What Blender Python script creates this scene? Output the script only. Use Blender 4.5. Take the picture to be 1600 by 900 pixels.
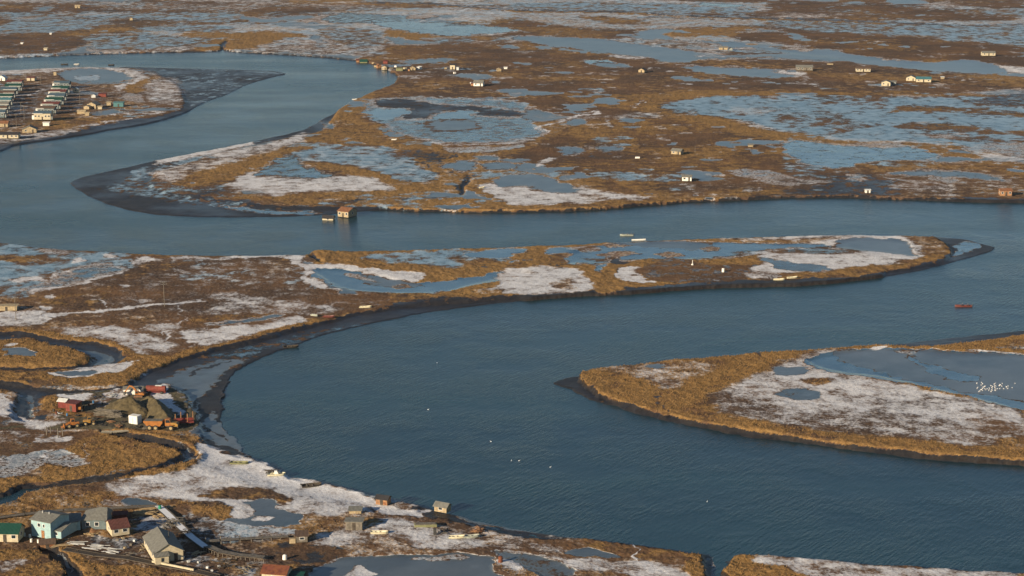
import bpy, bmesh, math, random
import numpy as np
from mathutils import Vector, Matrix
random.seed(7)
for o in list(bpy.data.objects): bpy.data.objects.remove(o)
scene = bpy.context.scene
# ------------------------------------------------------------------ camera, sky, sun, exposure
CAM_H = 180.0; FPX = 3100.0; HORIZ = -250.0
PITCH = math.atan((450-HORIZ)/FPX)
cd = bpy.data.cameras.new('camera'); cam = bpy.data.objects.new('camera', cd); scene.collection.objects.link(cam)
cam.location = (0,0,CAM_H); cam.rotation_euler = (math.pi/2-PITCH,0,0)
cd.sensor_width = 36; cd.lens = FPX*36/1600; cd.clip_start = 1; cd.clip_end = 60000
scene.camera = cam
SUN_AZ = math.radians(46)      # light travels towards (cos, sin) of this
SUN_EL = math.radians(17)
sd = bpy.data.lights.new('sun','SUN'); sd.energy = 5.0; sd.angle = math.radians(0.5); sd.color = (1.0,0.82,0.59)
so = bpy.data.objects.new('sun', sd); scene.collection.objects.link(so)
trav = Vector((math.cos(SUN_AZ)*math.cos(SUN_EL), math.sin(SUN_AZ)*math.cos(SUN_EL), -math.sin(SUN_EL)))
so.rotation_euler = trav.to_track_quat('-Z','Y').to_euler()
wd = bpy.data.worlds.new('World'); scene.world = wd; wd.use_nodes = True
nt = wd.node_tree; bg = nt.nodes['Background']; sky = nt.nodes.new('ShaderNodeTexSky')
sky.sky_type = 'NISHITA'; sky.sun_disc = False; sky.sun_elevation = SUN_EL
sdir = -trav
sky.sun_rotation = math.atan2(sdir.x, sdir.y)
sky.air_density = 1.0; sky.dust_density = 0.0; sky.ozone_density = 2.4
nt.links.new(sky.outputs[0], bg.inputs[0]); bg.inputs[1].default_value = 0.055
scene.view_settings.view_transform = 'Standard'; scene.view_settings.look = 'None'
scene.view_settings.exposure = 0.82; scene.view_settings.gamma = 1; scene.view_settings.use_curve_mapping = False

# ------------------------------------------------------------------ projection helpers
F = np.array([0, math.cos(PITCH), -math.sin(PITCH)]); U = np.array([0, math.sin(PITCH), math.cos(PITCH)])
def unproj(px, py, z=0.0):
    dx = px-800.0; dv = -(py-450.0)
    dy = FPX*F[1]+dv*U[1]; dz = FPX*F[2]+dv*U[2]
    t = (z-CAM_H)/dz
    return dx*t, dy*t
def proj(x, y, z):
    zc = z-CAM_H
    d = y*F[1]+zc*F[2]; v = y*U[1]+zc*U[2]
    return 800.0+FPX*x/d, 450.0-FPX*v/d
def mpp(py, z=0.0):               # metres for one photo pixel (sideways) on the ground at row py
    x0,_ = unproj(800,py,z); x1,_ = unproj(801,py,z)
    return x1-x0

# ------------------------------------------------------------------ noise
def vnoise(x, y, seed=0):
    xi = np.floor(x).astype(np.int64); yi = np.floor(y).astype(np.int64)
    fx = (x-xi).astype(np.float32); fy = (y-yi).astype(np.float32)
    fx = fx*fx*(3-2*fx); fy = fy*fy*(3-2*fy)
    def h(a, b):
        n = (a*374761393 + b*668265263 + seed*974634777) & 0x7fffffff
        n = ((n ^ (n>>13))*1274126177) & 0x7fffffff
        return ((n ^ (n>>16)) & 0xffff).astype(np.float32)/65535.0
    a = h(xi,yi); b = h(xi+1,yi); c = h(xi,yi+1); d = h(xi+1,yi+1)
    return (a*(1-fx)+b*fx)*(1-fy)+(c*(1-fx)+d*fx)*fy
def fbm(x, y, scale, octv=4, seed=0, rough=0.5):
    s = 0; amp = 1; tot = 0; f = 1.0/scale
    for o in range(octv):
        s = s+amp*vnoise(x*f+o*17.3, y*f-o*9.1, seed+o*31); tot += amp; amp *= rough; f *= 2.03
    return s/tot
def sstep(a, b, x):
    t = np.clip((x-a)/(b-a),0,1); return t*t*(3-2*t)

# ------------------------------------------------------------------ the land: a map of covers, drawn as outlines on the ground
X0, X1, Y0, Y1 = -420, 2020, -130, 1120
RW, RH = X1-X0, Y1-Y0
CL = 'gsmipwk'                    # gold grass, snow, mud, marsh ice, grey pond ice, blue ice, gravel
lay = {c: np.zeros((RH,RW),np.float32) for c in CL}
alpha = np.zeros((RH,RW),np.float32)
hgt = np.full((RH,RW), np.nan, np.float32)
hgt = np.zeros((RH,RW),np.float32); hal = np.zeros((RH,RW),np.float32)
def smooth(pts, closed=True, n=6):
    P = np.array(pts,float); N = len(P); out = []
    rng = range(N if closed else N-1)
    for i in rng:
        if closed: p0,p1,p2,p3 = P[i-1],P[i],P[(i+1)%N],P[(i+2)%N]
        else: p0,p1,p2,p3 = P[max(i-1,0)],P[i],P[i+1],P[min(i+2,N-1)]
        L = math.hypot(*(p2-p1)); k = max(1,min(n,int(L/4)))
        a = 0.5                    # centripetal-ish: limit tangents
        m1 = (p2-p0)*0.5; m2 = (p3-p1)*0.5
        for m in (m1,m2):
            q = math.hypot(*m)
            if q > L*0.9 and q > 0: m *= L*0.9/q
        for j in range(k):
            t = j/k; t2 = t*t; t3 = t2*t
            out.append((2*t3-3*t2+1)*p1+(t3-2*t2+t)*m1+(-2*t3+3*t2)*p2+(t3-t2)*m2)
    if not closed: out.append(P[-1])
    return np.array(out)
def fillmask(P, pad):
    x0 = max(int(P[:,0].min())-pad, X0); x1 = min(int(P[:,0].max())+pad+2, X1)
    y0 = max(int(P[:,1].min())-pad, Y0); y1 = min(int(P[:,1].max())+pad+2, Y1)
    if x1 <= x0 or y1 <= y0: return None
    m = np.zeros((y1-y0, x1-x0), np.float32)
    A = P; B = np.roll(P,-1,axis=0)
    SS = 3
    xs = np.arange(x0,x1)
    for r in range(y1-y0):
        for k in range(SS):
            y = y0+r+(k+0.5)/SS
            c = (A[:,1]<=y)!=(B[:,1]<=y)
            if not c.any(): continue
            a = A[c]; b = B[c]
            xx = np.sort(a[:,0]+(y-a[:,1])*(b[:,0]-a[:,0])/(b[:,1]-a[:,1]))
            for j in range(0,len(xx)-1,2):
                m[r] += np.clip(xx[j+1]-xs,0,1)*np.clip(xs+1-xx[j],0,1)/SS
    return m, x0, y0
def box(m, r, ax):
    if r < 1: return m
    c = np.cumsum(m, axis=ax, dtype=np.float64)
    pad = [(0,0),(0,0)]; pad[ax] = (r+1, r)
    c = np.pad(c, pad, mode='edge')
    n = m.shape[ax]; w = 2*r+1
    if ax == 0: 
        c[:r+1] = 0; return ((c[w:w+n]-c[:n])/w).astype(np.float32)
    c[:,:r+1] = 0; return ((c[:,w:w+n]-c[:,:n])/w).astype(np.float32)
def blur(m, bx, by):
    for _ in range(2):
        m = box(m, bx, 1); m = box(m, by, 0)
    return m
def apply(res, mix, a, soft, h, hsoft):
    if res is None: return
    m, x0, y0 = res
    hh, ww = m.shape; sl = (slice(y0-Y0,y0-Y0+hh), slice(x0-X0,x0-X0+ww))
    mm = blur(m, soft, max(0,round(soft*0.4)))*a if soft else m*a
    if mix is not None:
        d = {}
        for tok in mix.split(): d[tok[0]] = float(tok[1:] or 1)
        for c in CL: lay[c][sl] = lay[c][sl]*(1-mm)+d.get(c,0)*mm
        alpha[sl] = alpha[sl]*(1-mm)+mm
    if h is not None:
        mh = blur(m, hsoft*2, hsoft) if hsoft else m
        hgt[sl] = hgt[sl]*(1-mh)+h*mh; hal[sl] = hal[sl]*(1-mh)+mh
def P(mix, pts, a=1.0, soft=3, h=None, hs=0):
    Q = smooth(pts); apply(fillmask(Q, soft*2+hs*4+2), mix, a, soft, h, hs)
def S(mix, w, pts, a=1.0, soft=1, h=None, hs=0, wy=None):   # a winding strip: w = half width across, wy = half height
    Q = smooth(pts, False); wy = wy or w*0.45
    n = len(Q); T = np.gradient(Q, axis=0); L = np.hypot(T[:,0],T[:,1])+1e-6; N = np.stack([-T[:,1]/L, T[:,0]/L],1)
    tp = np.minimum(1, np.minimum(np.arange(n)+1.0, n-np.arange(n))/3)[:,None]
    N = N*np.array([w,wy])*tp
    R = np.concatenate([Q+N,(Q-N)[::-1]]); apply(fillmask(R, soft*2+hs*4+2), mix, a, soft, h, hs)
LAND = 1.5
# ---- water of the river: one winding body
NB1 = [(-420,100),(-100,94),(0,91),(60,88),(150,84.5),(250,82),(335,80),(352,78),(365,81),(420,84),(500,89),(560,95),(592,103),(612,113),(621,118),(615,129),(590,138),(560,151),(542,160),(527,172),(503,183),(475,199),(428,210),(381,220),(325,231),(256,244),(194,258),(131,272),(111,281),(114,291),(141,308),(184,324),(241,335),(303,339),(381,340),(469,338),(506,336),(553,332),(600,328),(650,330),(694,331),(787,332),(881,330),(944,327),(1006,322),(1069,316),(1162,313),(1225,310),(1319,309),(1381,311),(1475,314),(1537,316),(1600,317),(1750,322),(2020,330)]
SB1 = [(2020,930),(1800,902),(1600,893),(1400,881),(1240,870),(1185,864),(1157,863),(1135,867),(1124,862),(1074,856),(979,844),(919,836),(880,831),(820,820),(780,812),(740,804),(708,796),(680,792),(640,783),(610,776),(573,768),(547,760),(504,749),(451,736),(429,723),(395,710),(387,703),(368,681),(352,665),(345,650),(348,625),(360,592),(400,562),(448,545),(480,533),(541,515),(627,497),(667,489),(747,478),(800,472),(900,463),(975,460),(1100,451),(1194,448),(1256,446),(1319,441),(1381,433),(1444,422),(1484,411),(1516,403),(1544,394),(1559,383),(1537,376),(1506,369),(1469,366),(1444,367),(1350,365),(1225,367),(1100,371),(987,375),(912,379),(756,385),(693,387),(587,391),(491,394),(480,396),(451,395),(400,397),(373,397),(267,396),(200,393),(133,389),(67,385),(0,378),(-420,360)]
P('m.4', NB1+SB1, h=-1.2, hs=0, soft=1)
# left peninsula with the village
UL = [(-420,118),(-100,112),(0,108),(60,105),(120,102),(180,103),(320,105),(410,107),(440,111),(450,114),(440,118),(395,130),(350,150),(320,161),(290,176),(240,192),(180,202),(140,210),(80,219),(20,228),(0,237),(-100,262),(-420,330)]
P('m.95', UL, h=LAND*0.5, hs=0, soft=1)
P('m.98 s.04 i.27', [(180,101),(320,104),(410,106),(445,112),(395,130),(350,150),(320,161),(295,170),(290,150),(280,130),(240,112)], soft=3, h=0.35, hs=1)
P('g.25 s.15 m.1', [(-420,120),(0,110),(60,106),(190,105),(240,112),(275,130),(288,150),(285,168),(240,182),(180,192),(140,201),(80,210),(20,216),(0,222),(-420,300)], h=LAND, hs=1, soft=2)
# right island
I3 = [(860,595),(888,583),(911,580),(1045,562),(1184,551),(1322,541),(1369,535),(1461,525),(1600,511),(1800,495),(2020,480),(2020,785),(1800,752),(1600,729),(1507,725),(1415,715),(1322,703),(1230,692),(1137,678),(1068,664),(999,648),(929,627),(888,609)]
P('m.9', I3, h=0.3, hs=0, soft=1)
P('g.8 m.1', [(905,582),(940,574),(1045,563),(1184,551),(1322,541),(1369,538),(1461,540),(1600,522),(1800,508),(2020,500),(2020,774),(1800,742),(1600,719),(1507,714),(1415,704),(1322,693),(1230,681),(1137,667),(1068,653),(999,637),(945,620),(918,603)], h=LAND+.4, hs=0, soft=1)
# ------------- banks: dark mud skirts
P('m.95', [(111,281),(131,272),(194,258),(256,244),(325,231),(381,220),(428,210),(475,199),(503,183),(527,172),(515,190),(498,205),(440,216),(380,230),(330,241),(270,262),(240,272),(235,288),(260,298),(330,310),(420,320),(500,324),(560,322),(600,326),(553,332),(506,336),(469,338),(381,340),(303,339),(241,335),(184,324),(141,308),(114,291)], h=0.35, hs=1, soft=2)
P('i.6 m.6 s.15', [(200,270),(280,250),(340,238),(300,252),(230,275),(215,290),(195,285)], soft=3, a=.8)
P('s.95', [(238,251),(300,238),(380,222),(400,220),(385,228),(300,246),(250,255)], soft=2)
P('i.8 m.3', [(170,292),(215,285),(250,300),(330,312),(400,322),(380,326),(300,316),(200,303)], soft=4, a=.5)
P('w.7 m.3', [(330,322),(420,325),(500,331),(520,335),(440,334),(350,328)], soft=2, a=.7)
# mud flat below the middle island and at the bend
P('m.95', [(348,620),(355,600),(385,572),(448,545),(541,515),(627,497),(700,484),(760,477),(830,468),(810,462),(700,470),(620,478),(560,487),(480,508),(400,528),(330,545),(280,560),(225,580),(200,600),(215,612),(290,620),(310,660),(320,690),(380,712),(352,665)], h=0.25, hs=1, soft=2)
P('p.9 m.3', [(230,597),(330,566),(390,560),(350,590),(320,620),(318,660),(335,690),(300,670),(290,630),(260,605)], soft=5, a=.85)
P('w.55 m.6', [(300,560),(380,545),(480,520),(560,503),(600,500),(540,514),(448,544),(390,560)], soft=5, a=.85)
P('p.8 m.3', [(352,665),(368,681),(387,703),(429,728),(451,742),(480,748),(440,728),(400,716),(365,702),(330,690),(322,660),(340,640)], soft=3, h=.12, hs=1)
P('m.95', [(1444,360),(1469,364),(1506,369),(1537,376),(1559,383),(1544,394),(1516,403),(1484,411),(1444,422),(1381,433),(1400,410),(1470,395),(1480,380)], h=0.25, hs=1, soft=1)
P('w.9', [(1490,378),(1520,378),(1540,386),(1515,396),(1492,402),(1496,390)], soft=2, a=.8)
P('m.95', [(660,790),(680,793),(708,797),(740,805),(780,813),(820,821),(880,832),(900,838),(840,840),(780,832),(700,830),(650,800)], h=.15, hs=1, soft=1)
P('p.9', [(690,797),(740,805),(780,815),(820,823),(880,834),(919,839),(870,836),(800,830),(740,818),(700,808)], h=.06, hs=0, soft=1, a=.85)
P('p.7 s.3', [(900,834),(979,843),(1074,855),(1126,861),(1120,865),(1060,862),(979,851)], h=.06, soft=1)
# ------------- middle island and left land
P('g.75 m.05', [(480,396),(490,389),(560,390),(700,388),(900,380),(1100,372),(1225,368),(1350,366),(1444,368),(1478,378),(1486,392),(1478,404),(1440,414),(1381,423),(1319,431),(1256,436),(1194,439),(1100,440),(975,450),(900,454),(800,462),(740,467),(690,470),(620,478),(540,490),(480,506),(400,526),(330,543),(280,558),(225,578),(180,600),(0,600),(-420,600),(-420,364),(0,380),(133,391),(267,399),(400,400),(451,399)], h=LAND, hs=0, soft=1)
P('m.95', [(1480,396),(1482,404),(1440,420),(1381,433),(1256,446),(1100,451),(975,460),(900,464),(800,472),(700,484),(650,488),(690,473),(800,461),(900,453),(975,448),(1100,440),(1256,437),(1381,425),(1440,413)], soft=1, a=1)
P('g.0 s.12', [(-420,366),(0,380),(200,396),(400,398),(500,402),(560,440),(620,470),(540,490),(480,500),(400,520),(300,545),(230,560),(190,545),(60,520),(-420,510)], soft=4)
P('g.7', [(0,378),(130,388),(300,399),(480,400),(470,406),(300,403),(100,395),(0,386)], soft=3, a=.45)
P('i.75 s.1', [(-420,395),(0,383),(60,384),(130,395),(200,400),(205,420),(180,428),(120,445),(60,458),(0,465),(-420,470)], soft=5, a=.85)
P('w.75', [(110,420),(160,410),(195,420),(150,435),(90,448),(20,456),(60,440)], soft=4, a=.7)
P('w.6', [(60,386),(112,388),(105,398),(70,397)], soft=4, a=.6)
P('g.5', [(-60,400),(40,398),(95,404),(30,408),(-60,409)], soft=3, a=.8)
for q in ([(5,436),(65,432),(70,436),(40,438),(8,440)],[(75,430),(95,424),(90,430),(80,434)],[(103,421),(118,420),(112,424)],[(112,402),(126,404),(124,408),(110,409)],[(162,399),(176,400),(172,403),(163,403)],[(50,455),(110,443),(160,428),(190,422),(160,433),(110,448),(60,459)],[(198,405),(225,400),(240,404),(215,410),(200,410)],[(262,401),(300,398),(330,403),(380,400),(365,405),(300,404),(265,405)],[(375,396),(420,392),(470,394),(478,404),(430,400),(385,404)],
          [(80,463),(105,461),(100,466),(84,467)],[(138,461),(160,460),(163,467),(140,470)],[(190,446),(208,446),(205,450),(194,450)],[(0,489),(60,487),(66,500),(58,508),(0,510),(-100,510),(-100,490)],[(52,478),(70,484),(52,486)]):
    P('s.85', q, soft=1, a=.9)
S('s1', 1.6, [(70,494),(95,491),(130,487),(180,482),(230,477),(260,475),(290,473),(330,470)], soft=0, wy=1.3)
S('s1', 1.6, [(180,482),(172,474),(160,468)], soft=0)
P('s.9', [(66,494),(95,490),(82,498),(70,498)], soft=1)
P('s.62', [(95,520),(130,508),(170,512),(240,528),(275,534),(262,544),(235,548),(216,552),(190,544),(150,532),(110,526)], soft=3)
P('s.7', [(155,512),(180,508),(210,520),(260,530),(230,538),(180,526)], soft=3)
P('s.85', [(218,508),(280,505),(300,512),(270,518),(230,514)], soft=3, a=.7)
P('s.8', [(340,460),(390,462),(440,470),(510,478),(480,482),(400,476),(345,468)], soft=3, a=.5)
P('s.85', [(300,520),(340,512),(400,508),(470,495),(480,500),(430,515),(360,532),(315,540),(300,536)], soft=2)
P('p.7 m.3', [(330,505),(400,494),(440,492),(420,500),(360,508)], soft=3)
P('s.65', [(330,480),(420,470),(500,478),(520,486),(450,492),(380,492),(330,488)], soft=4, a=.5)
P('g.8', [(300,500),(360,492),(430,490),(380,500),(310,508)], soft=3, a=.7)
P('i.35 s.25', [(260,405),(420,410),(500,430),(520,455),(430,450),(330,440),(250,430)], soft=8, a=.55)
P('g.5', [(200,420),(260,408),(300,410),(230,430),(190,440)], soft=5, a=.7)
P('g.6', [(100,465),(150,455),(190,450),(140,480),(90,480),(60,470)], soft=5, a=.6)
# blue creek system on the middle island
P('p.9', [(452,398),(470,396),(480,408),(500,420),(530,455),(575,460),(560,445),(540,436),(520,418)], soft=2)
P('s.92', [(455,400),(470,398),(485,412),(530,413),(560,416),(620,425),(665,424),(655,430),(634,438),(600,433),(560,424),(500,420),(495,432),(520,446),(545,455),(520,452),(490,440),(478,420),(460,410)], soft=1)
P('w.95', [(494,420),(530,420),(560,424),(600,432),(640,440),(700,434),(780,424),(830,424),(800,432),(740,444),(700,455),(640,458),(580,456),(540,450),(510,438)], soft=1, h=LAND-.5, hs=1)
P('p.95', [(575,430),(600,433),(632,440),(650,444),(640,449),(590,446),(565,442)], soft=2)
P('i.8 s.05', [(560,390),(700,391),(760,392),(790,402),(750,412),(700,418),(640,412),(590,404),(550,398)], soft=5, a=.9)
P('m.3 g.4', [(700,400),(760,404),(760,420),(730,416)], soft=4, a=.6)
P('w.9', [(735,395),(770,388),(812,386),(800,396),(775,403),(745,402)], soft=2)
P('w.9', [(845,388),(900,385),(920,392),(880,396),(850,394)], soft=2)
P('w.9', [(783,410),(800,406),(810,412),(795,418),(785,416)], soft=1)
P('w.85 p.4', [(890,395),(960,380),(1100,378),(1250,378),(1330,384),(1260,392),(1160,400),(1060,405),(980,408),(900,412),(850,408),(870,402)], soft=3, h=LAND-.4, hs=1)
P('p.95', [(960,380),(1060,378),(1110,384),(1080,392),(1010,388)], soft=3)
P('s.6 p.3', [(900,386),(940,388),(930,394),(905,392)], soft=2, a=.6)
P('g.55 m.2', [(810,404),(880,398),(890,412),(840,420),(800,422),(770,418)], soft=3, a=.85)
P('s.85', [(770,428),(830,416),(860,418),(900,420),(925,438),(930,448),(860,456),(770,458),(730,456),(780,444)], soft=3)
P('g.5 m.3', [(870,440),(900,436),(905,448),(870,450)], soft=2, a=.6)
P('g.9', [(925,424),(945,418),(955,430),(975,445),(960,456),(930,456),(935,440)], soft=2)
P('w.6 m.4', [(920,415),(940,412),(938,424),(925,422)], soft=1)
P('s.95', [(958,422),(970,418),(990,418),(1000,432),(1020,440),(990,440),(965,432)], soft=1)
P('m.35 s.12', [(985,420),(1040,405),(1100,410),(1180,415),(1190,425),(1160,438),(1090,440),(1030,440),(1000,430)], soft=3, a=.95)
P('s.85', [(1120,372),(1200,370),(1280,366),(1400,362),(1440,375),(1450,395),(1420,408),(1340,415),(1270,424),(1200,428),(1170,420),(1190,408),(1180,396),(1250,388),(1330,384),(1260,380)], soft=3)
P('g.5 s.1', [(1000,376),(1150,373),(1250,372),(1330,371),(1250,380),(1120,380)], soft=4, a=.9)
P('g.6 s.15', [(1400,364),(1440,368),(1478,380),(1482,395),(1460,402),(1440,395),(1430,380)], soft=3, a=.95)
P('p.9', [(1310,380),(1340,373),(1400,374),(1420,382),(1430,400),(1437,405),(1400,396),(1350,392)], soft=1, h=LAND-.4, hs=1)
P('p.85 w.4', [(1180,403),(1230,410),(1290,415),(1295,420),(1250,425),(1210,422),(1195,412)], soft=1)
P('p.6 w.5', [(1240,390),(1300,386),(1350,392),(1300,396),(1180,398),(1130,398)], soft=2, a=.9)
P('g.8', [(1170,430),(1230,430),(1290,426),(1380,416),(1440,404),(1480,396),(1476,404),(1440,413),(1381,422),(1300,432),(1180,438)], soft=2)
P('s.8', [(1160,426),(1200,428),(1210,436),(1175,434)], soft=1, a=.7)
P('m.75 g.15', [(640,470),(700,460),(760,462),(800,460),(780,468),(700,476),(650,485),(600,488),(560,492),(600,480)], soft=3)
P('g.95', [(690,455),(740,452),(800,452),(780,461),(720,462)], soft=3, a=.8)
# gold hook at creek mouth
P('g1', [(490,390),(560,392),(700,388),(680,392),(600,396),(560,404),(640,412),(760,424),(740,430),(640,420),(540,414),(505,410),(497,400)], soft=2)
S('m1', 3, [(484,394),(494,402),(508,408)], soft=1, h=0.2, hs=1)
# ------------- slough left middle
P('g.85', [(-420,520),(0,514),(60,518),(120,522),(170,530),(205,545),(215,560),(200,575),(160,592),(100,602),(0,604),(-420,610)], soft=3)
P('m.9', [(-420,530),(0,518),(50,522),(100,530),(150,534),(185,545),(192,556),(180,565),(150,572),(80,576),(30,578),(0,578),(-420,580),(-420,572),(0,573),(60,573),(120,570),(140,560),(150,552),(100,540),(40,528),(0,530),(-420,540)], soft=1, h=.3, hs=1)
P('p.95', [(120,545),(150,548),(172,556),(174,562),(160,569),(142,572),(146,560)], soft=1, h=.05, hs=0)
P('g.9', [(-420,535),(0,532),(40,532),(100,542),(132,552),(136,562),(110,569),(40,572),(0,572),(-420,575)], soft=2, h=LAND+.5, hs=1)
P('p.8 m.2', [(20,544),(40,543),(60,548),(58,554),(30,554),(22,550)], soft=1)
P('s.8', [(18,538),(44,535),(40,539),(22,540)], soft=0, a=.9)
P('s.9', [(60,580),(110,576),(180,566),(210,562),(180,578),(140,587),(90,589),(65,586)], soft=1)
P('p.95', [(74,579),(120,578),(142,581),(135,586),(95,587),(78,584)], soft=1)
P('g1', [(215,552),(235,555),(300,545),(280,556),(225,576),(180,596),(150,594),(200,575)], soft=2, a=.7)
P('m.95', [(-420,590),(0,594),(60,604),(120,608),(200,602),(240,596),(240,612),(180,612),(120,616),(70,620),(50,640),(60,650),(40,656),(20,650),(18,630),(30,614),(0,606),(-420,612)], soft=1, h=.3, hs=1)
P('p.8', [(40,616),(58,618),(48,630),(50,650),(42,650),(40,632)], soft=1, h=.05)
P('m.7 p.2', [(30,590),(130,605),(110,612),(50,606)], soft=2, a=.5)
# construction pad
P('k.8', [(66,628),(80,616),(120,612),(190,606),(260,600),(290,615),(300,640),(310,660),(300,672),(230,670),(160,672),(60,668),(-420,676),(-420,664),(0,666),(60,660),(90,655),(70,648)], soft=1, h=LAND+.2, hs=1)
P('g.9', [(60,624),(90,616),(100,624),(100,640),(150,645),(130,652),(90,650),(64,640)], soft=2)
P('s.95', [(92,616),(150,613),(150,618),(120,628),(108,622)], soft=1)
P('s.7', [(165,614),(190,606),(196,618),(180,622)], soft=1)
P('s1', [(245,608),(262,600),(278,620),(284,645),(270,642),(252,622)], soft=1)
P('s.7', [(130,620),(165,616),(170,628),(140,636)], soft=2, a=.5)
P('s.6 i.3', [(195,622),(222,624),(222,634),(200,630)], soft=1, a=.7)
P('s.85', [(-100,620),(0,612),(10,630),(22,648),(60,656),(92,657),(70,668),(45,668),(0,650),(-100,660)], soft=3)
P('g.15 m.2', [(-420,668),(0,672),(150,676),(110,690),(0,690),(-420,700)], soft=3)
P('s.75', [(60,685),(100,680),(112,684),(80,690),(50,692)], soft=1)
P('s.5', [(-60,676),(60,676),(20,690),(-60,700)], soft=3, a=.7)
P('p.48 i.36 m.35 s.2', [(-420,710),(0,714),(60,704),(100,704),(140,722),(110,730),(70,724),(40,740),(0,744),(-420,760)], soft=2, h=LAND-.3, hs=1)
P('s.9', [(54,712),(66,711),(70,715),(60,716)], soft=0)
P('g.7 m.05', [(100,702),(160,676),(220,680),(270,694),(288,705),(280,716),(240,728),(180,740),(120,745),(80,740),(60,725),(90,727),(145,728),(130,715)], soft=2)
P('g.8 m.1', [(-420,760),(0,745),(60,742),(130,745),(100,755),(60,770),(30,790),(-420,800)], soft=2)
# creek around it
P('m1', [(160,673),(200,676),(230,680),(270,690),(290,700),(295,710),(285,720),(240,734),(180,748),(120,756),(60,762),(30,775),(0,790),(-200,800),(-200,770),(0,770),(40,755),(130,748),(200,740),(250,728),(278,716),(284,708),(268,698),(220,686),(180,680)], soft=1, h=-.1, hs=1)
P('m.9', [(284,690),(300,696),(312,708),(306,718),(285,722),(292,710),(290,700)], soft=1, h=.15, hs=1)
P('p.9', [(290,702),(300,704),(306,712),(298,720),(292,716)], soft=1, h=.05)
P('g1', [(165,672),(210,672),(280,684),(310,696),(322,708),(318,718),(290,732),(240,745),(180,757),(120,766),(80,775),(120,758),(200,745),(280,726),(306,716),(308,706),(285,692),(230,680)], soft=1, h=LAND+.4, hs=1)
# snowy beach and lower left land
P('s.12 g.25', [(-420,800),(0,785),(60,765),(140,752),(250,745),(300,728),(325,708),(316,695),(330,695),(420,735),(500,758),(600,782),(700,806),(760,822),(830,838),(900,842),(979,847),(1074,859),(1112,868),(1100,900),(1100,1120),(-420,1120)], soft=2, h=LAND, hs=2)
P(None, [(308,690),(352,700),(451,742),(547,766),(610,783),(700,804),(700,818),(600,800),(500,775),(420,755),(330,725)], h=.8, hs=7)
P('s1.15', [(312,692),(350,706),(395,722),(440,740),(504,757),(560,772),(600,785),(640,795),(690,803),(650,808),(580,792),(500,778),(430,762),(370,748),(330,730),(320,715)], soft=2)
P('s.88', [(322,712),(350,740),(430,762),(500,775),(560,790),(590,800),(520,806),(450,800),(380,790),(310,785),(250,778),(190,772),(180,765),(220,748),(290,735)], soft=5)
P('s.6', [(160,756),(220,750),(260,760),(220,772),(190,775)], soft=3)
P('g.35', [(310,775),(345,764),(400,762),(440,770),(455,782),(430,790),(390,780),(340,780)], soft=2)
P('p.85 i.3', [(380,785),(410,778),(440,792),(470,810),(455,822),(400,825),(340,818),(350,800)], soft=2)
P('s.85', [(345,790),(370,782),(385,795),(400,805),(370,810),(355,808)], soft=2)
P('s.8', [(390,812),(405,808),(418,814),(400,818)], soft=1)
P('s.75', [(420,795),(460,790),(500,800),(470,805)], soft=2)
P('g.3', [(290,790),(330,785),(360,800),(340,812),(300,812)], soft=2)
P('i.5 p.3 s.2', [(270,805),(340,812),(400,825),(460,830),(430,845),(350,848),(310,840)], soft=3)
P('p.9', [(135,780),(150,777),(215,778),(240,790),(180,792),(140,790)], soft=1, h=LAND-.3, hs=1)
P('s.8', [(95,770),(118,766),(115,772),(100,775)], soft=1)
P('s.6', [(75,772),(86,770),(82,782),(92,790),(78,786)], soft=1)
P('s.5', [(160,778),(190,775),(180,782)], soft=1)
# lower middle
P('g.5 s.3', [(480,840),(560,800),(640,812),(760,826),(790,850),(720,862),(600,862),(520,868),(480,860)], soft=4)
P('s.7', [(610,810),(660,815),(700,830),(760,846),(740,860),(680,856),(640,840),(600,830)], soft=3)
P('s.55', [(490,850),(540,825),(600,835),(560,850),(500,860)], soft=3)
P('m.5 g.2', [(675,800),(712,806),(714,812),(690,816),(672,812)], soft=1)
P('g.95', [(585,812),(605,808),(612,820),(590,826)], soft=2, a=.6)
P('p.92', [(505,880),(560,868),(640,866),(740,865),(775,872),(768,884),(790,900),(800,930),(500,960),(480,905)], soft=2, h=LAND-.4, hs=1)
P('s.85', [(562,890),(572,880),(590,884),(600,898),(590,930),(550,930)], soft=1)
P('p.6 m.4', [(772,860),(840,866),(880,880),(900,900),(860,910),(800,880)], soft=2, h=LAND-.3, hs=1)
P('g.6 s.35', [(770,875),(800,878),(840,895),(860,910),(820,915),(790,893)], soft=1, h=LAND)
P('s1', [(775,876),(800,876),(818,886),(800,890)], soft=1)
P('g.35 s.05', [(910,838),(979,848),(1050,858),(1090,862),(1100,880),(1050,880),(960,872),(900,868)], soft=2)
P('g1', [(1060,862),(1090,864),(1100,875),(1098,890),(1110,905),(1070,900),(1080,880)], soft=2)
P('p.85', [(882,862),(915,860),(945,868),(960,874),(920,872),(895,870)], soft=1)
S('s1', 1.5, [(985,844),(984,850),(977,858),(980,868),(986,880)], soft=0, wy=1.5)
P('s.7', [(860,872),(900,874),(980,880),(1040,884),(1080,900),(1000,905),(960,892),(900,890)], soft=3)
P('s.6', [(800,852),(860,850),(880,862),(830,862)], soft=3, a=.6)
P('m.9', [(1098,862),(1128,862),(1140,868),(1140,900),(1160,940),(1120,940),(1100,900)], soft=1, h=.0, hs=1)
P('p.9', [(1116,868),(1130,868),(1128,885),(1118,895)], soft=1, h=-.2, hs=0)
P('g1', [(1130,890),(1145,872),(1165,864),(1190,868),(1240,872),(1400,885),(1600,897),(1800,910),(2020,940),(2020,1120),(1160,1120),(1150,930)], soft=1, h=LAND+.2, hs=0)
P('s.75', [(1182,869),(1240,871),(1400,884),(1600,896),(1600,910),(1400,902),(1300,890),(1210,880)], soft=3)
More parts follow.
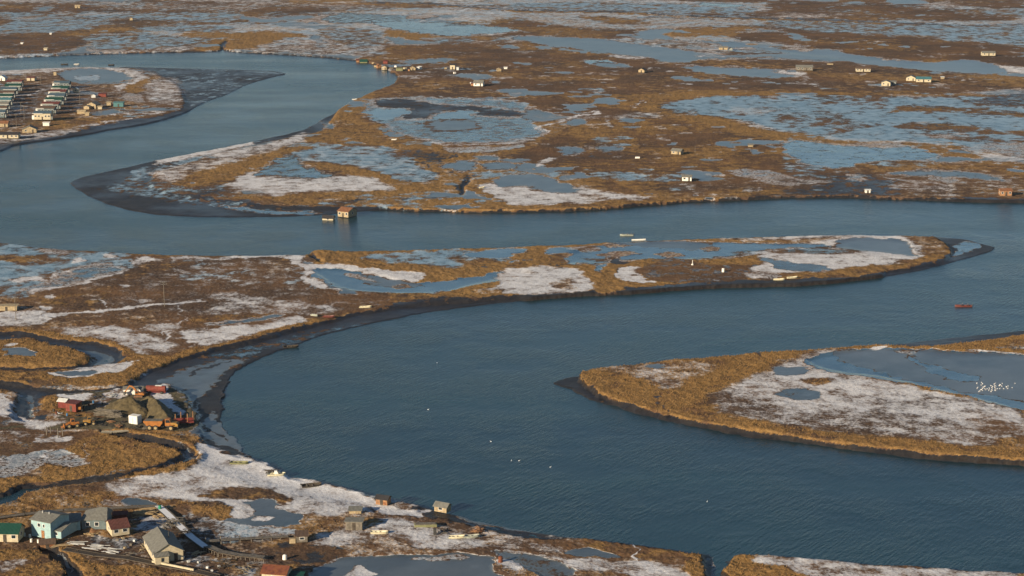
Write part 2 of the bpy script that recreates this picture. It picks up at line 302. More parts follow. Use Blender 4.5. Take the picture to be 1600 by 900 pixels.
P('s.55 p.2', [(1240,880),(1400,895),(1500,915),(1300,905)], soft=3)
# ------------- right island covers
P('s.36 g.45', [(940,573),(1045,566),(1120,568),(1100,585),(1060,600),(1030,608),(1000,590),(960,582)], soft=6, a=.9)
P('s.55 g.3', [(1010,590),(1060,592),(1060,602),(1035,606)], soft=4, a=.6)
P('p.8', [(1012,571),(1030,568),(1042,571),(1025,575)], soft=1)
P('s.36', [(1120,610),(1180,590),(1260,550),(1330,548),(1440,615),(1540,635),(1600,650),(1800,690),(1800,720),(1600,700),(1480,690),(1400,680),(1300,670),(1200,656),(1130,640),(1110,625)], soft=8)
P('s.66', [(1160,606),(1200,585),(1230,570),(1275,556),(1300,545),(1290,556),(1262,570),(1300,582),(1370,590),(1440,610),(1500,620),(1560,632),(1600,648),(1600,662),(1540,648),(1480,655),(1440,650),(1380,640),(1330,645),(1260,640),(1220,628)], soft=5)
P('s.5', [(1400,650),(1500,650),(1580,680),(1560,695),(1480,690),(1420,670)], soft=6)
P('p.85', [(1206,580),(1225,573),(1270,573),(1275,580),(1240,588),(1210,588)], soft=1)
P('m.6 p.7', [(1220,614),(1250,606),(1288,610),(1285,620),(1255,626),(1225,622)], soft=1)
P('g.4', [(1265,594),(1300,592),(1310,598),(1275,602)], soft=2, a=.8)
P('g.3 s.1', [(1560,690),(1600,680),(1620,700),(1590,703)], soft=2)
P('g.9 m.1', [(1330,541),(1461,527),(1600,514),(1800,500),(2020,490),(2020,550),(1800,548),(1600,553),(1500,549),(1440,545),(1370,546)], soft=2, a=1)
P('w.9', [(1262,562),(1310,551),(1360,545),(1440,546),(1500,550),(1600,555),(1800,560),(1800,665),(1600,643),(1560,632),(1500,617),(1440,604),(1370,588),(1310,582),(1275,572)], soft=1, h=LAND-.2, hs=1)
P('p.97', [(1310,553),(1360,548),(1440,548),(1500,552),(1600,557),(1800,562),(1800,640),(1600,626),(1500,610),(1440,597),(1380,580),(1330,568)], soft=3)
P('w.9', [(1418,558),(1428,556),(1440,568),(1480,582),(1515,590),(1510,598),(1470,590),(1435,575)], soft=2)
P('s.95', [(1355,544),(1385,541),(1380,546),(1365,548)], soft=1)
S('s.9', 1.5, [(1500,548),(1540,551),(1600,554)], soft=0, wy=1.2)
P('m.5 s.3 g.2', [(1560,540),(1600,528),(1620,545),(1580,548)], soft=2, a=.7)
P('m.9', [(1369,534),(1461,524),(1600,510),(1800,494),(1800,502),(1600,520),(1461,533),(1400,537)], soft=1, h=.4)

# ground of the near village
P('g.6 m.15', [(-200,862),(0,856),(60,856),(100,872),(118,900),(120,940),(-200,940)], soft=4)
P('g.95', [(92,852),(110,858),(150,876),(220,886),(290,896),(340,910),(340,950),(130,950),(128,900),(110,875)], soft=2)
P('m.95', [(62,853),(80,852),(96,862),(112,876),(132,896),(150,930),(110,930),(104,896),(86,872)], soft=1, h=.2, hs=1)
P('p.9', [(90,864),(100,872),(116,890),(112,896),(100,880)], soft=0, a=.9)
P('s.45', [(0,880),(40,876),(34,884),(0,892)], soft=2)
P('m.55 s.25', [(130,838),(176,842),(222,838),(240,870),(215,868),(170,856),(135,850)], soft=3, a=.9)
P('m.5 s.35 i.1', [(285,862),(330,868),(420,880),(400,900),(320,900),(290,884)], soft=3, a=.9)
P('s.6 m.3', [(196,806),(235,810),(262,815),(240,824),(205,826)], soft=2)
P('m.5 s.3', [(275,800),(300,808),(335,830),(360,845),(330,845),(300,830)], soft=3)
P('g.7 m.1', [(330,866),(420,884),(470,880),(430,900),(340,896)], soft=3, a=.6)
P('m.5 g.2', [(440,850),(520,850),(560,862),(500,880),(440,870)], soft=4, a=.8)
P('g.4 s.1', [(60,752),(140,760),(180,780),(240,795),(160,795),(60,800),(30,790)], soft=5, a=.7)

S('w.8', 5, [(345,322),(390,326),(440,331),(490,334)], soft=1, a=.8, wy=1.4)
S('w.6 m.5', 5, [(130,284),(160,296),(210,306),(270,314),(330,320)], soft=2, a=.6, wy=1.6)
S('m.9', 4, [(170,300),(230,312),(300,322),(380,328)], soft=2, a=.7, wy=1.5)
S('i.7 m.3', 3, [(480,205),(440,212),(400,222)], soft=1, a=.8, wy=1.5)
S('m.95', 3, [(400,220),(440,212),(480,203),(505,190),(525,176)], soft=1, a=.9, wy=1.6)
for pts_ in ([(290,590),(320,575),(370,565)],[(300,640),(320,620),(345,600)],[(310,655),(330,672),(352,690)]):
    S('m.9', 2, pts_, soft=1, a=.8, wy=1.4)
# paths trodden through the tundra
S('s.7', 1.6, [(283,478),(290,488),(296,500),(290,510),(270,515),(260,525)], soft=0, wy=1.1)
S('s.8', 1.5, [(235,548),(248,537),(258,530),(278,520)], soft=0, wy=1.1)
S('s.6 g.3', 1.4, [(145,685),(138,700),(137,715),(128,725)], soft=0, wy=1.1)
S('m.8', 2, [(858,556+70),(880,636),(905,640)], soft=1, a=0)
S('m.6', 1.5, [(1024,608),(1030,622),(1026,630),(1040,645)], soft=0, a=.8, wy=1.2)
S('m.8', 3, [(1180,552),(1195,557),(1190,562)], soft=1, a=.8, wy=2)

# small islets, darker pools and frost streaks inside the middle island's long pool and the near ponds
for q in ([(930,398),(960,394),(985,398),(955,402)],[(1010,400),(1040,396),(1060,400),(1030,404)],[(940,384),(975,382),(980,386),(950,388)],[(600,446),(625,443),(640,447),(615,450)],[(1080,390),(1110,387),(1130,391),(1100,394)],[(870,398),(892,396),(900,400),(880,403)]):
    P('g.4 m.3 s.1', q, soft=1, a=.85)
for q in ([(900,404),(960,405),(990,407),(940,409)],[(1130,398),(1180,395),(1230,392),(1180,400)],[(545,430),(570,428),(600,440),(575,440)],[(1395,550),(1430,549),(1420,556)],[(660,870),(730,868),(740,874),(680,878)]):
    P('i.7 s.25', q, soft=2, a=.6)
P('m.7', [(945,404),(955,400),(965,408),(985,412),(960,414),(945,411)], soft=1, a=.9)
# ------------- upper land covers (beyond the river)
P('g.15 s.08', [(555,95),(620,70),(760,75),(850,60),(1000,95),(1200,90),(1400,110),(1600,125),(2020,130),(2020,160),(1600,140),(1400,150),(1200,145),(1060,150),(1030,170),(900,185),(830,170),(800,155),(560,155),(590,138),(615,129),(620,112)], soft=4)
P('g.85', [(560,153),(600,150),(560,160),(570,185),(640,212),(700,224),(770,224),(830,219),(860,215),(830,235),(700,250),(640,232),(560,226),(470,245),(400,270),(300,292),(250,285),(320,262),(420,235),(500,205),(530,172)], soft=3)
P('g.7 m.05', [(240,285),(300,295),(420,300),(600,290),(700,290),(760,290),(1000,310),(1060,312),(960,322),(881,324),(787,326),(694,325),(600,322),(500,320),(400,314),(300,303)], soft=3, h=LAND)
P('g.2', [(860,215),(900,190),(1030,180),(1100,180),(1230,215),(1220,240),(1240,270),(1150,280),(1080,300),(960,296),(880,270),(800,250)], soft=6)
P('g.55 s.05', [(900,255),(1000,245),(1060,260),(1040,290),(1000,305),(960,296),(900,280),(860,265)], soft=6, a=.7)
P('g.85', [(880,148),(1000,146),(1100,143),(1300,143),(1600,148),(1600,152),(1300,148),(1100,152),(1040,160),(1032,168),(1060,178),(1120,182),(1180,198),(1260,210),(1340,220),(1440,222),(1500,226),(1600,235),(1600,242),(1450,228),(1340,228),(1230,215),(1180,215),(1100,195),(1000,175),(900,160)], soft=3, a=.9)
P('g.75 m.1', [(1200,225),(1300,228),(1440,225),(1450,240),(1400,255),(1330,262),(1260,262),(1230,245)], soft=4, a=.5)
P('g.35 m.2 s.12', [(1060,285),(1150,275),(1300,265),(1400,252),(1600,255),(1800,260),(1800,320),(1600,312),(1381,306),(1225,306),(1100,310)], soft=4, a=.9)
P('g.8', [(1100,300),(1200,292),(1230,300),(1162,308),(1080,312)], soft=3, a=.7)
P('m.75 g.1', [(1280,275),(1350,272),(1420,290),(1400,303),(1300,304),(1220,300),(1290,290)], soft=4, a=.8)
# bank line of the middle reach
P('m.95', [(560,323),(600,326),(700,329),(787,330),(881,327),(944,324),(1006,318),(1069,313),(1162,309),(1225,307),(1319,306),(1381,307),(1475,309),(1600,311),(1800,314),(2020,318),(2020,330),(1600,317),(1475,314),(1319,309),(1225,310),(1162,313),(1069,316),(1006,322),(944,327),(881,330),(787,333),(694,332),(600,329),(553,332)], soft=1)
# big marsh right (two lobes)
P('i.85 s.02', [(1035,168),(1060,158),(1100,152),(1200,150),(1400,152),(1600,150),(2020,150),(2020,250),(1600,240),(1520,228),(1440,220),(1340,215),(1260,208),(1200,198),(1150,186),(1090,178)], soft=3)
P('m.8 g.1', [(1180,152),(1300,152),(1400,157),(1380,166),(1300,162),(1220,158)], soft=5, a=.55)
P('m.6 g.2', [(1210,180),(1300,176),(1330,185),(1380,196),(1320,204),(1250,196)], soft=6, a=.5)
P('g.5 m.3', [(1390,175),(1420,164),(1460,166),(1540,172),(1600,176),(1700,180),(1700,186),(1600,182),(1520,178),(1440,174)], soft=3, a=.9)
P('g.5 m.4', [(1400,200),(1440,190),(1500,196),(1560,203),(1640,206),(1640,212),(1560,210),(1480,204)], soft=3, a=.85)
P('m.75', [(1510,160),(1560,148),(1640,145),(1640,168),(1560,166)], soft=5, a=.8)
P('m.6', [(1420,208),(1500,206),(1600,220),(1600,236),(1540,226),(1460,216)], soft=6, a=.6)
P('w.5 i.5', [(1140,165),(1220,170),(1190,182),(1130,176)], soft=6, a=.6)
P('w.7 i.3', [(1220,228),(1260,218),(1320,222),(1400,224),(1450,235),(1470,245),(1420,252),(1350,255),(1320,264),(1280,262),(1240,245)], soft=2)
P('g1', [(1230,210),(1330,222),(1400,226),(1420,230),(1340,228),(1240,218)], soft=2, a=.6)
P('g.9', [(1430,226),(1500,226),(1520,240),(1540,248),(1490,248),(1450,236)], soft=2, a=.8)
P('w.6 i.4', [(1500,232),(1560,238),(1600,250),(1800,260),(1800,240),(1560,222)], soft=3, a=.8)
P('p.8', [(1465,248),(1500,246),(1525,252),(1500,260),(1470,256)], soft=2)
P('g.8 s.05', [(1340,258),(1460,252),(1600,255),(1600,275),(1480,262),(1380,268)], soft=3, a=.7)
P('p.7 m.3', [(1390,268),(1480,266),(1550,275),(1580,282),(1500,278),(1420,274)], soft=2)
P('w.6 m.3', [(1148,268),(1200,266),(1240,278),(1260,288),(1220,286),(1170,278)], soft=2, a=.8)
P('i.5 m.4', [(1240,255),(1290,262),(1300,280),(1260,285),(1230,270)], soft=4, a=.7)
P('w.55 m.4', [(1318,272),(1350,275),(1340,285),(1320,282)], soft=2, a=.8)
P('s.7', [(1380,290),(1430,284),(1490,290),(1500,298),(1430,296)], soft=3, a=.5)
P('p.6', [(1170,284),(1240,280),(1290,285),(1230,292)], soft=2, a=.6)
P('s.6', [(1165,295),(1190,293),(1185,301)], soft=1, a=.7)
# river-side dull ponds (dark brown land between)
P('p.97', [(800,57),(860,57),(930,60),(1000,70),(1080,80),(1090,94),(1052,97),(1000,88),(940,82),(880,74),(830,66)], soft=1, h=LAND-.5, hs=0)
P('p.97', [(985,58),(1010,48),(1060,42),(1045,52),(1060,62),(1130,66),(1250,80),(1320,84),(1420,97),(1480,94),(1540,97),(1590,112),(1530,116),(1440,108),(1360,101),(1300,90),(1260,85),(1200,80),(1120,74),(1040,66)], soft=1, h=LAND-.5, hs=0)
P('p.9', [(1070,103),(1160,106),(1250,112),(1240,120),(1150,119),(1100,112)], soft=1, h=LAND-.4)
P('i.5 s.5', [(980,64),(1040,62),(1130,70),(1080,74),(1020,72)], soft=2, a=.85)
P('s.8', [(950,86),(1000,88),(1020,90),(970,91)], soft=1)
P('s.9', [(1090,73),(1150,74),(1200,77),(1150,77)], soft=1, a=.8)
P('s.8', [(1215,66),(1270,78),(1250,80),(1225,74)], soft=1, a=.6)
P('s.85', [(1560,102),(1600,106),(1640,112),(1600,115),(1575,112)], soft=1)
P('s.85', [(1210,110),(1262,115),(1250,118),(1225,115)], soft=1)
P('s.8', [(1370,88),(1395,92),(1390,94)], soft=1)
P('w.7', [(908,96),(940,94),(955,99),(925,101)], soft=1)
P('p.8', [(925,98),(975,101),(985,106),(940,106)], soft=1, a=.9)
P('m.2 g.2', [(800,28),(870,38),(980,45),(1000,50),(960,62),(900,58),(800,55),(760,45)], soft=3)
P('g.8', [(1040,55),(1060,47),(1110,44),(1150,46),(1100,54),(1070,58)], soft=2)
P('m.1', [(1150,50),(1300,52),(1400,58),(1600,70),(2020,85),(2020,112),(1600,104),(1500,92),(1430,95),(1320,82),(1240,70),(1150,60)], soft=3)
P('g.8', [(1440,97),(1460,92),(1490,93),(1470,96)], soft=2)
P('i.85 s.05', [(1150,36),(1220,44),(1290,50),(1400,56),(1500,64),(1600,70),(2020,80),(2020,36),(1600,40),(1400,34),(1250,28),(1150,28)], soft=3, a=.8)
P('m.2', [(1200,4),(1300,6),(1400,10),(1500,14),(1600,16),(1580,30),(1450,32),(1340,24),(1200,18)], soft=4)
P('i.7', [(1490,18),(1560,16),(1640,18),(1620,24),(1520,22)], soft=2)
P('i.8', [(800,6),(900,4),(1050,6),(1180,12),(1180,22),(1000,18),(800,14)], soft=3)
P('i.6 w.3', [(800,17),(900,22),(1050,28),(1200,30),(1200,38),(1020,46),(900,44),(840,34),(800,26)], soft=3)
P('w.7', [(1080,5),(1130,5),(1170,10),(1120,11)], soft=2)
P('g.8', [(900,25),(960,27),(1020,36),(960,36)], soft=2, a=.7)
# left of the big meander, top
P('i.75 s.1', [(0,38),(30,30),(100,28),(150,25),(220,21),(380,18),(372,30),(340,34),(220,32),(160,36),(140,48),(60,51),(-200,56),(-200,40)], soft=3)
P('i.7', [(-200,18),(0,19),(60,19),(72,24),(50,28),(-200,28)], soft=2)
P('s.35 i.4', [(50,5),(150,2),(300,8),(400,4),(620,10),(560,18),(300,16),(180,12)], soft=4, a=.8)
P('m.3', [(-200,14),(0,15),(80,8),(130,8),(180,14),(330,17),(150,19),(0,18),(-200,20)], soft=2)
P('m.3', [(160,38),(180,31),(240,31),(255,38),(200,41)], soft=2)
P('m.25 s.03', [(-200,56),(0,54),(80,52),(125,58),(140,66),(120,78),(60,84),(-200,88)], soft=3)
P('g.5 m.2', [(90,50),(150,45),(205,48),(195,54),(150,56)], soft=2)
P('i.75 s.1', [(125,57),(220,54),(320,60),(330,70),(260,76),(140,78),(150,68)], soft=3)
P('s.8', [(130,79),(250,77),(330,68),(335,75),(260,80),(150,82)], soft=3, a=.8)
P('g.9', [(330,62),(400,48),(480,55),(440,62),(400,75),(340,79),(300,76)], soft=3)
P('i.7', [(200,42),(260,40),(370,42),(360,48),(300,49),(220,47)], soft=2)
P('g1', [(280,49),(400,52),(340,60),(280,56)], soft=2, a=.8)
S('m1', 2.5, [(352,79),(347,74),(346,70),(352,66),(357,63)], soft=0, h=-.2, hs=0, wy=1.6)
P('m.2 g.05', [(378,24),(400,13),(450,10),(515,14),(480,22),(420,28)], soft=3)
P('p.6 w.5', [(480,35),(495,23),(530,20),(600,23),(690,26),(640,33),(580,35)], soft=1)
P('s.7', [(460,33),(500,24),(530,20),(500,30),(520,36)], soft=1, a=.8)
P('s.6', [(630,24),(690,24),(670,28),(640,30)], soft=1, a=.7)
P('w.6 p.8', [(585,36),(640,34),(720,36),(760,40),(812,47),(790,52),(730,55),(690,56),(640,50),(605,43)], soft=1)
S('s.9', 1.6, [(685,57),(730,56),(790,52),(812,48)], soft=0, wy=1)
P('i.6 s.15', [(500,44),(580,46),(600,58),(620,70),(560,76),(500,62)], soft=4, a=.8)
P('s.5 i.5', [(400,70),(480,66),(560,74),(610,82),(560,87),(450,82)], soft=3, a=.9)
P('m.2', [(610,76),(700,66),(800,66),(800,90),(700,92),(620,95)], soft=4, a=.7)
P('g.8', [(600,46),(650,52),(720,58),(640,62),(610,58)], soft=2)
P('i.6 m.3', [(690,60),(740,60),(730,68),(690,66)], soft=2, a=.7)
P('p.75 i.2', [(618,97),(660,93),(700,91),(715,93),(690,98),(640,100)], soft=1)
P('s.6 i.2', [(790,80),(850,80),(830,84)], soft=2, a=.4)
P('g.75', [(690,38),(770,30),(800,28),(790,38)], soft=2, a=.5)
# lake east of the meander
P('i.62 w.55', [(572,160),(600,154),(700,152),(800,157),(835,168),(812,178),(838,195),(852,210),(830,218),(770,222),(700,222),(650,214),(610,202),(580,180)], soft=2, h=LAND-.2, hs=1)
P('m.85', [(580,158),(640,154),(700,164),(780,168),(820,178),(800,184),(740,180),(690,176),(660,186),(620,184),(635,172),(590,166)], soft=4, a=.95)
P('w.85', [(578,175),(620,168),(642,172),(640,178),(610,186),(590,184)], soft=2)
P('w.85', [(680,184),(700,174),(745,175),(740,184),(720,188)], soft=2)
P('p.8', [(665,194),(700,187),(740,190),(745,200),(700,206),(670,202)], soft=4)
P('s.6', [(640,213),(700,223),(770,222),(830,217),(850,208),(830,222),(760,226),(690,226)], soft=1, a=.8)
S('s1', 1.8, [(842,208),(836,200),(852,196),(880,186),(905,178),(935,174)], soft=0, wy=1.1)
S('s1', 2, [(850,212),(852,206),(838,201)], soft=0, wy=1.2)
S('s.9 p.5', 4, [(990,166),(1000,162),(1006,157)], soft=0, wy=1.2)
P('p.8', [(880,190),(910,187),(920,193),(895,196),(875,194)], soft=1)
P('s.8', [(940,194),(960,188),(950,196),(955,202)], soft=0, a=.6)
# lower half of that peninsula
P('s.6 g.3', [(240,270),(300,255),(400,238),(470,212),(490,208),(470,222),(400,245),(330,262),(270,285),(245,283)], soft=4, a=.9)
P('s.85', [(330,242),(420,225),(485,208),(480,214),(420,232),(350,246)], soft=2, a=.8)
P('m.5 i.4', [(210,288),(250,282),(300,296),(380,306),(350,308),(260,300)], soft=3, a=.7)
P('i.75 s.2', [(440,246),(500,230),(600,230),(650,248),(690,276),(670,284),(610,276),(540,260),(490,262),(470,252)], soft=3)
P('w.6 p.6', [(405,268),(425,255),(460,240),(465,255),(520,276),(515,281),(450,276),(400,274)], soft=2)
P('m.7', [(640,232),(700,240),(690,250),(640,246),(600,240)], soft=3, a=.6)
P('g.95', [(470,252),(540,258),(620,276),(615,284),(560,276),(490,262)], soft=2)
P('s.82', [(345,290),(380,272),(405,264),(400,276),(480,280),(560,276),(612,288),(600,296),(500,300),(430,306),(370,300)], soft=3)
P('g.3 m.1 s.2', [(350,297),(420,300),(420,308),(330,302)], soft=3, a=.7)
P('m.6 i.3 s.1', [(285,290),(330,288),(370,294),(350,303),(300,302)], soft=3, a=.6)
P('p.8 w.3', [(700,256),(735,250),(750,260),(730,268),(705,264)], soft=2)
P('p.8 w.3', [(755,256),(800,254),(812,264),(780,266),(762,263)], soft=2)
P('i.5 p.5', [(690,230),(780,228),(830,222),(780,236),(700,238)], soft=2, a=.8)
P('p.7 i.3', [(735,244),(790,242),(790,248),(745,250)], soft=2)
P('p.75 w.3', [(880,230),(905,228),(915,232),(905,240),(885,242)], soft=1)
P('p.75 w.2', [(930,230),(975,230),(970,236),(935,238)], soft=1, a=.9)
P('m.5', [(890,240),(960,238),(920,248)], soft=3, a=.6)
P('s.85', [(835,258),(860,246),(875,244),(855,254),(840,260)], soft=0, a=.8)
P('s.85', [(755,292),(800,285),(850,298),(900,292),(960,300),(1000,308),(950,314),(880,318),(800,320),(775,308)], soft=3)
P('p.85 i.4', [(775,284),(800,274),(830,272),(850,276),(870,284),(900,292),(910,300),(880,302),(850,296),(820,292),(790,292)], soft=2)
P('g.8', [(905,303),(950,303),(960,312),(915,312)], soft=3, a=.5)
P('s.6', [(985,308),(1015,308),(1010,314),(990,314)], soft=1, a=.8)
S('m1', 3, [(720,305),(724,298),(722,290),(732,282),(736,276),(730,273)], soft=0, h=.2, hs=1, wy=2.4)
S('m.9', 2, [(720,305),(700,308),(650,310),(620,311)], soft=0, wy=1)
S('m.9', 2, [(660,256),(680,252),(705,244),(710,236)], soft=0, wy=1)
S('m.9', 2, [(678,258),(688,264)], soft=0, wy=1)
S('m.9', 2, [(698,270),(712,268)], soft=0, wy=1)
P('m.4', [(505,318),(560,310),(600,307),(560,312),(530,322)], soft=1)
P('p.6 m.2', [(500,186),(515,196),(520,200),(505,202)], soft=1)
# the far plain tracks
S('m.9', 3, [(560,3),(700,8),(800,15),(900,17),(1000,20),(1100,26),(1250,30),(1400,36),(1500,40),(1600,37),(1800,35)], soft=0, wy=.9)
S('g1', 3, [(560,5),(700,10),(800,17),(900,19),(1000,22),(1100,28),(1250,32),(1400,38)], soft=0, wy=.8)
# village ground
P('m.35 k.3 s.15', [(-60,130),(60,130),(125,134),(165,150),(175,170),(150,185),(100,192),(40,196),(-60,196)], soft=3, a=.9)
P('p.9', [(92,112),(130,107),(170,108),(208,118),(206,124),(150,130),(100,125)], soft=1, h=LAND-.3)
P('i1 w.3', [(112,121),(140,117),(160,117),(160,123),(130,126)], soft=1)
P('s.8', [(-100,113),(0,109),(60,106),(130,103),(180,103),(220,112),(232,124),(205,132),(188,142),(180,136),(210,122),(180,110),(130,107),(60,113),(0,117),(-100,122)], soft=1, a=.9)
P('g.85', [(195,142),(205,130),(228,122),(238,118),(235,125),(220,145),(205,147)], soft=1)
P('s.6 i.2', [(225,130),(275,122),(285,150),(260,162),(235,155)], soft=5, a=.8)
P('m.4 p.3 s.1', [(185,148),(215,146),(230,160),(200,160)], soft=3, a=.8)
P('g.5', [(100,178),(180,172),(260,168),(230,180),(150,192),(80,202),(60,198)], soft=4, a=.8)
P('s.7', [(20,210),(80,205),(120,200),(140,193),(90,212),(30,220),(0,226),(-60,230),(-60,215)], soft=2, a=.7)
S('s.9', 2, [(125,200),(160,193),(205,186),(212,184)], soft=0)
S('s.8', 2, [(180,180),(210,177),(260,174)], soft=0)
S('s.7', 2, [(35,150),(75,138),(60,138)], soft=0)
P('k.6', [(50,185),(90,188),(60,196),(30,192)], soft=2, a=.6)
# ------------------------------------------------------------------ terrain mesh (one sheet, finer near the camera)
def sample(A, px, py):
    fx = np.clip(px-X0-0.5, 0, RW-1.001); fy = np.clip(py-Y0-0.5, 0, RH-1.001)
    ix = fx.astype(np.int32); iy = fy.astype(np.int32); fx = (fx-ix).astype(np.float32); fy = (fy-iy).astype(np.float32)
    return (A[iy,ix]*(1-fx)+A[iy,ix+1]*fx)*(1-fy)+(A[iy+1,ix]*(1-fx)+A[iy+1,ix+1]*fx)*fy
HGT = blur(hgt+(1-hal)*LAND,1,1)
def ground_h(x, y):
    x = np.asarray(x,float); y = np.asarray(y,float)
    s = 1.0/np.maximum(mppv(x,y),0.05)      # px per metre
    wx = (fbm(x,y,9,3,5)-.5)*5*s*0.45; wy = (fbm(x,y,9,3,6)-.5)*5*s*0.2*.45
    nr_ = np.clip((s-3.4)/1.5,0,1); wx = wx+(fbm(x,y,2.8,2,8)-.5)*s*2.4*nr_; wy = wy+(fbm(x,y,2.8,2,9)-.5)*s*.55*nr_
    wx = np.clip(wx,-7,7); wy = np.clip(wy,-2.2,2.2)
    pa = proj(x,y,LAND); pb = proj(x,y,0.0)
    ha = sample(HGT, pa[0]+wx, pa[1]+wy); hb = sample(HGT, pb[0]+wx, pb[1]+wy)
    mn = np.minimum(ha,hb); t = sstep(-.6,0,hb); u = sstep(.3,.8,ha)
    h = mn*(1-t*u)+ha*t*u
    return h, wx, wy
def mppv(x, y):
    d = y*F[1]+(0-CAM_H)*F[2]
    return d/FPX
rows = np.concatenate([np.arange(-238,-150,3.0), np.arange(-150,-40,1.5), np.arange(-40,930,0.8), np.arange(930,1110,1.5), np.geomspace(1110,5200,40)])
cols = np.concatenate([-np.geomspace(420,9000,30)[::-1], np.arange(-415,-60,3.0), np.arange(-60,1660,1.35), np.arange(1660,2020,3.0), 800+np.geomspace(1222,9800,30)])
gy = unproj(800.0, rows, 0.0)[1]
GY = np.repeat(gy[:,None], len(cols), 1)
dpt = (GY*F[1]+CAM_H*(-F[2]))
GX = (cols[None,:]-800)/FPX*dpt
X = GX.ravel(); Y = GY.ravel()
H, WX, WY = ground_h(X, Y)
inner_px, inner_py = proj(X, Y, LAND)
nv = len(X); nr, nc = len(rows), len(cols)
# covers
cpx, cpy = proj(X, Y, H)
SC = 1.0/np.maximum(mppv(X,Y),0.05)
bank = np.clip(np.abs(sample(blur(HGT,6,3), cpx, cpy)-H)*1.2,0,1)      # stay with the outline next to banks
bx_ = ((fbm(X,Y,30,6,105,.62)-.5)*46*np.minimum(SC,4.5)*.32+(fbm(X,Y,5,4,108,.6)-.5)*22)*(1-bank*.85)
by_ = ((fbm(X,Y,30,6,106,.62)-.5)*46*np.minimum(SC,4.5)*.06+(fbm(X,Y,5,4,107,.6)-.5)*6)*(1-bank*.85)
cpx = cpx+WX+bx_; cpy = cpy+WY+by_
A = sample(alpha, cpx, cpy)
mx = sstep(X0+2, X0+60, cpx)*(1-sstep(X1-60, X1-2, cpx))*sstep(Y0+2, Y0+30, cpy)*(1-sstep(Y1-60, Y1-2, cpy))
mx = np.where((cpx<X0)|(cpx>X1)|(cpy<Y0)|(cpy>Y1), 0, mx).astype(np.float32)
A = A*mx
W = {c: sample(lay[c], cpx, cpy)*mx for c in CL}
n1 = fbm(X, Y*1.0, 260, 5, 11); n2 = fbm(X, Y, 170, 5, 23); n3 = fbm(X, Y, 120, 4, 37)
base = {c: np.zeros(nv,np.float32) for c in CL}
base['g'] = 0.15+0.75*sstep(.47,.6,n2)
base['i'] = 0.75*sstep(.54,.60,n1)
base['w'] = 0.4*sstep(.58,.62,n1)
base['p'] = 0.9*sstep(.63,.66,n3)
base['s'] = 0.12+0.55*sstep(.52,.66,fbm(X,Y,60,4,51))*sstep(.42,.5,n1)
base['m'] = 0.3*sstep(.5,.6,fbm(X,Y,40,4,61))
for c in CL: W[c] = np.clip(W[c]+base[c]*(1-A),0,1)
del n1,n2,n3,base
far = sstep(420,300,cpy)
dry = np.clip(1-2*W['p']-2*W['w']-W['i']-W['s']-W['m']*.7,0,1)*np.clip((H-.8)*3,0,1)
fl = fbm(X,Y,16,4,201,.6); W['s'] = np.clip(W['s']+dry*(1-.7*W['g'])*.5*sstep(.63,.76,fl)*(.3+.6*far),0,1)
pn = fbm(X,Y,34,4,207,.55); W['p'] = np.clip(W['p']+dry*.9*sstep(.70,.73,pn)*far,0,1)
gn = fbm(X,Y,55,5,211,.6); W['g'] = np.clip(W['g']+dry*(.5*sstep(.45,.66,gn)-.15*sstep(.5,.36,gn)),0,1)
W['i'] = np.clip(W['i']+dry*.5*sstep(.66,.73,fbm(X,Y,70,5,213,.6))*far,0,1)
top = sstep(125,70,cpy); W['i'] = W['i']*(1-.26*top); W['s'] = W['s']*(1-.25*top); W['g'] = np.maximum(W['g'], .5*top*np.clip(W['i']*2,0,1)*(1-W['m']))
low = (1-sstep(.45,.95,H))*(1-.6*W['g']*(cpx<350))*np.clip(1-W['s']-W['p']-W['i']-W['w'],0,1)
W['m'] = np.maximum(W['m'], low); W['g'] = W['g']*(1-low)
under = 1-sstep(-.15,.12,H)
for c in CL: W[c] = W[c]*(1-under)+(under if c=='m' else 0)
# relief: small hummocks, rougher in grass, none on ice
wet = np.clip(np.maximum.reduce([W['p'],W['w'],W['i']*.8,W['m']*.6]),0,1)
fade = 1.0
dist = np.sqrt(X*X+Y*Y)
rel = (fbm(X,Y,2.2,3,71)-.5)*0.55*(0.5+W['g']) + (fbm(X,Y,14,2,73)-.5)*0.7 + (fbm(X,Y,0.7,2,75)-.5)*0.3
H2 = H+rel*(1-wet)*np.clip((H+.1)*1.2,0,1)*(1-.6*W['s'])
H2 = np.where(H<0.5, H2+(fbm(X,Y,6,4,77)-.5)*0.25*(H>-.5), H2)
co = np.empty((nv,3),np.float32); co[:,0]=X; co[:,1]=Y; co[:,2]=H2
me = bpy.data.meshes.new('terrain')
idx = np.arange(nr*nc).reshape(nr,nc)
q = np.stack([idx[:-1,:-1],idx[:-1,1:],idx[1:,1:],idx[1:,:-1]],-1).reshape(-1,4)[:, ::-1]
me.vertices.add(nv); me.vertices.foreach_set('co', co.ravel())
me.loops.add(q.size); me.loops.foreach_set('vertex_index', q.ravel().astype(np.int32))
me.polygons.add(len(q)); me.polygons.foreach_set('loop_start', np.arange(0,q.size,4,dtype=np.int32))
me.polygons.foreach_set('use_smooth', np.ones(len(q),bool))
me.update(calc_edges=True)
for c in CL:
    at = me.attributes.new('cover_'+c,'FLOAT','POINT'); at.data.foreach_set('value', W[c].astype(np.float32))
terrain = bpy.data.objects.new('ground', me); scene.collection.objects.link(terrain)
terrain['kind'] = 'structure'; terrain['label'] = 'flat tundra with golden grass, snow patches, frozen ponds and mud banks'
print('terrain verts', nv)

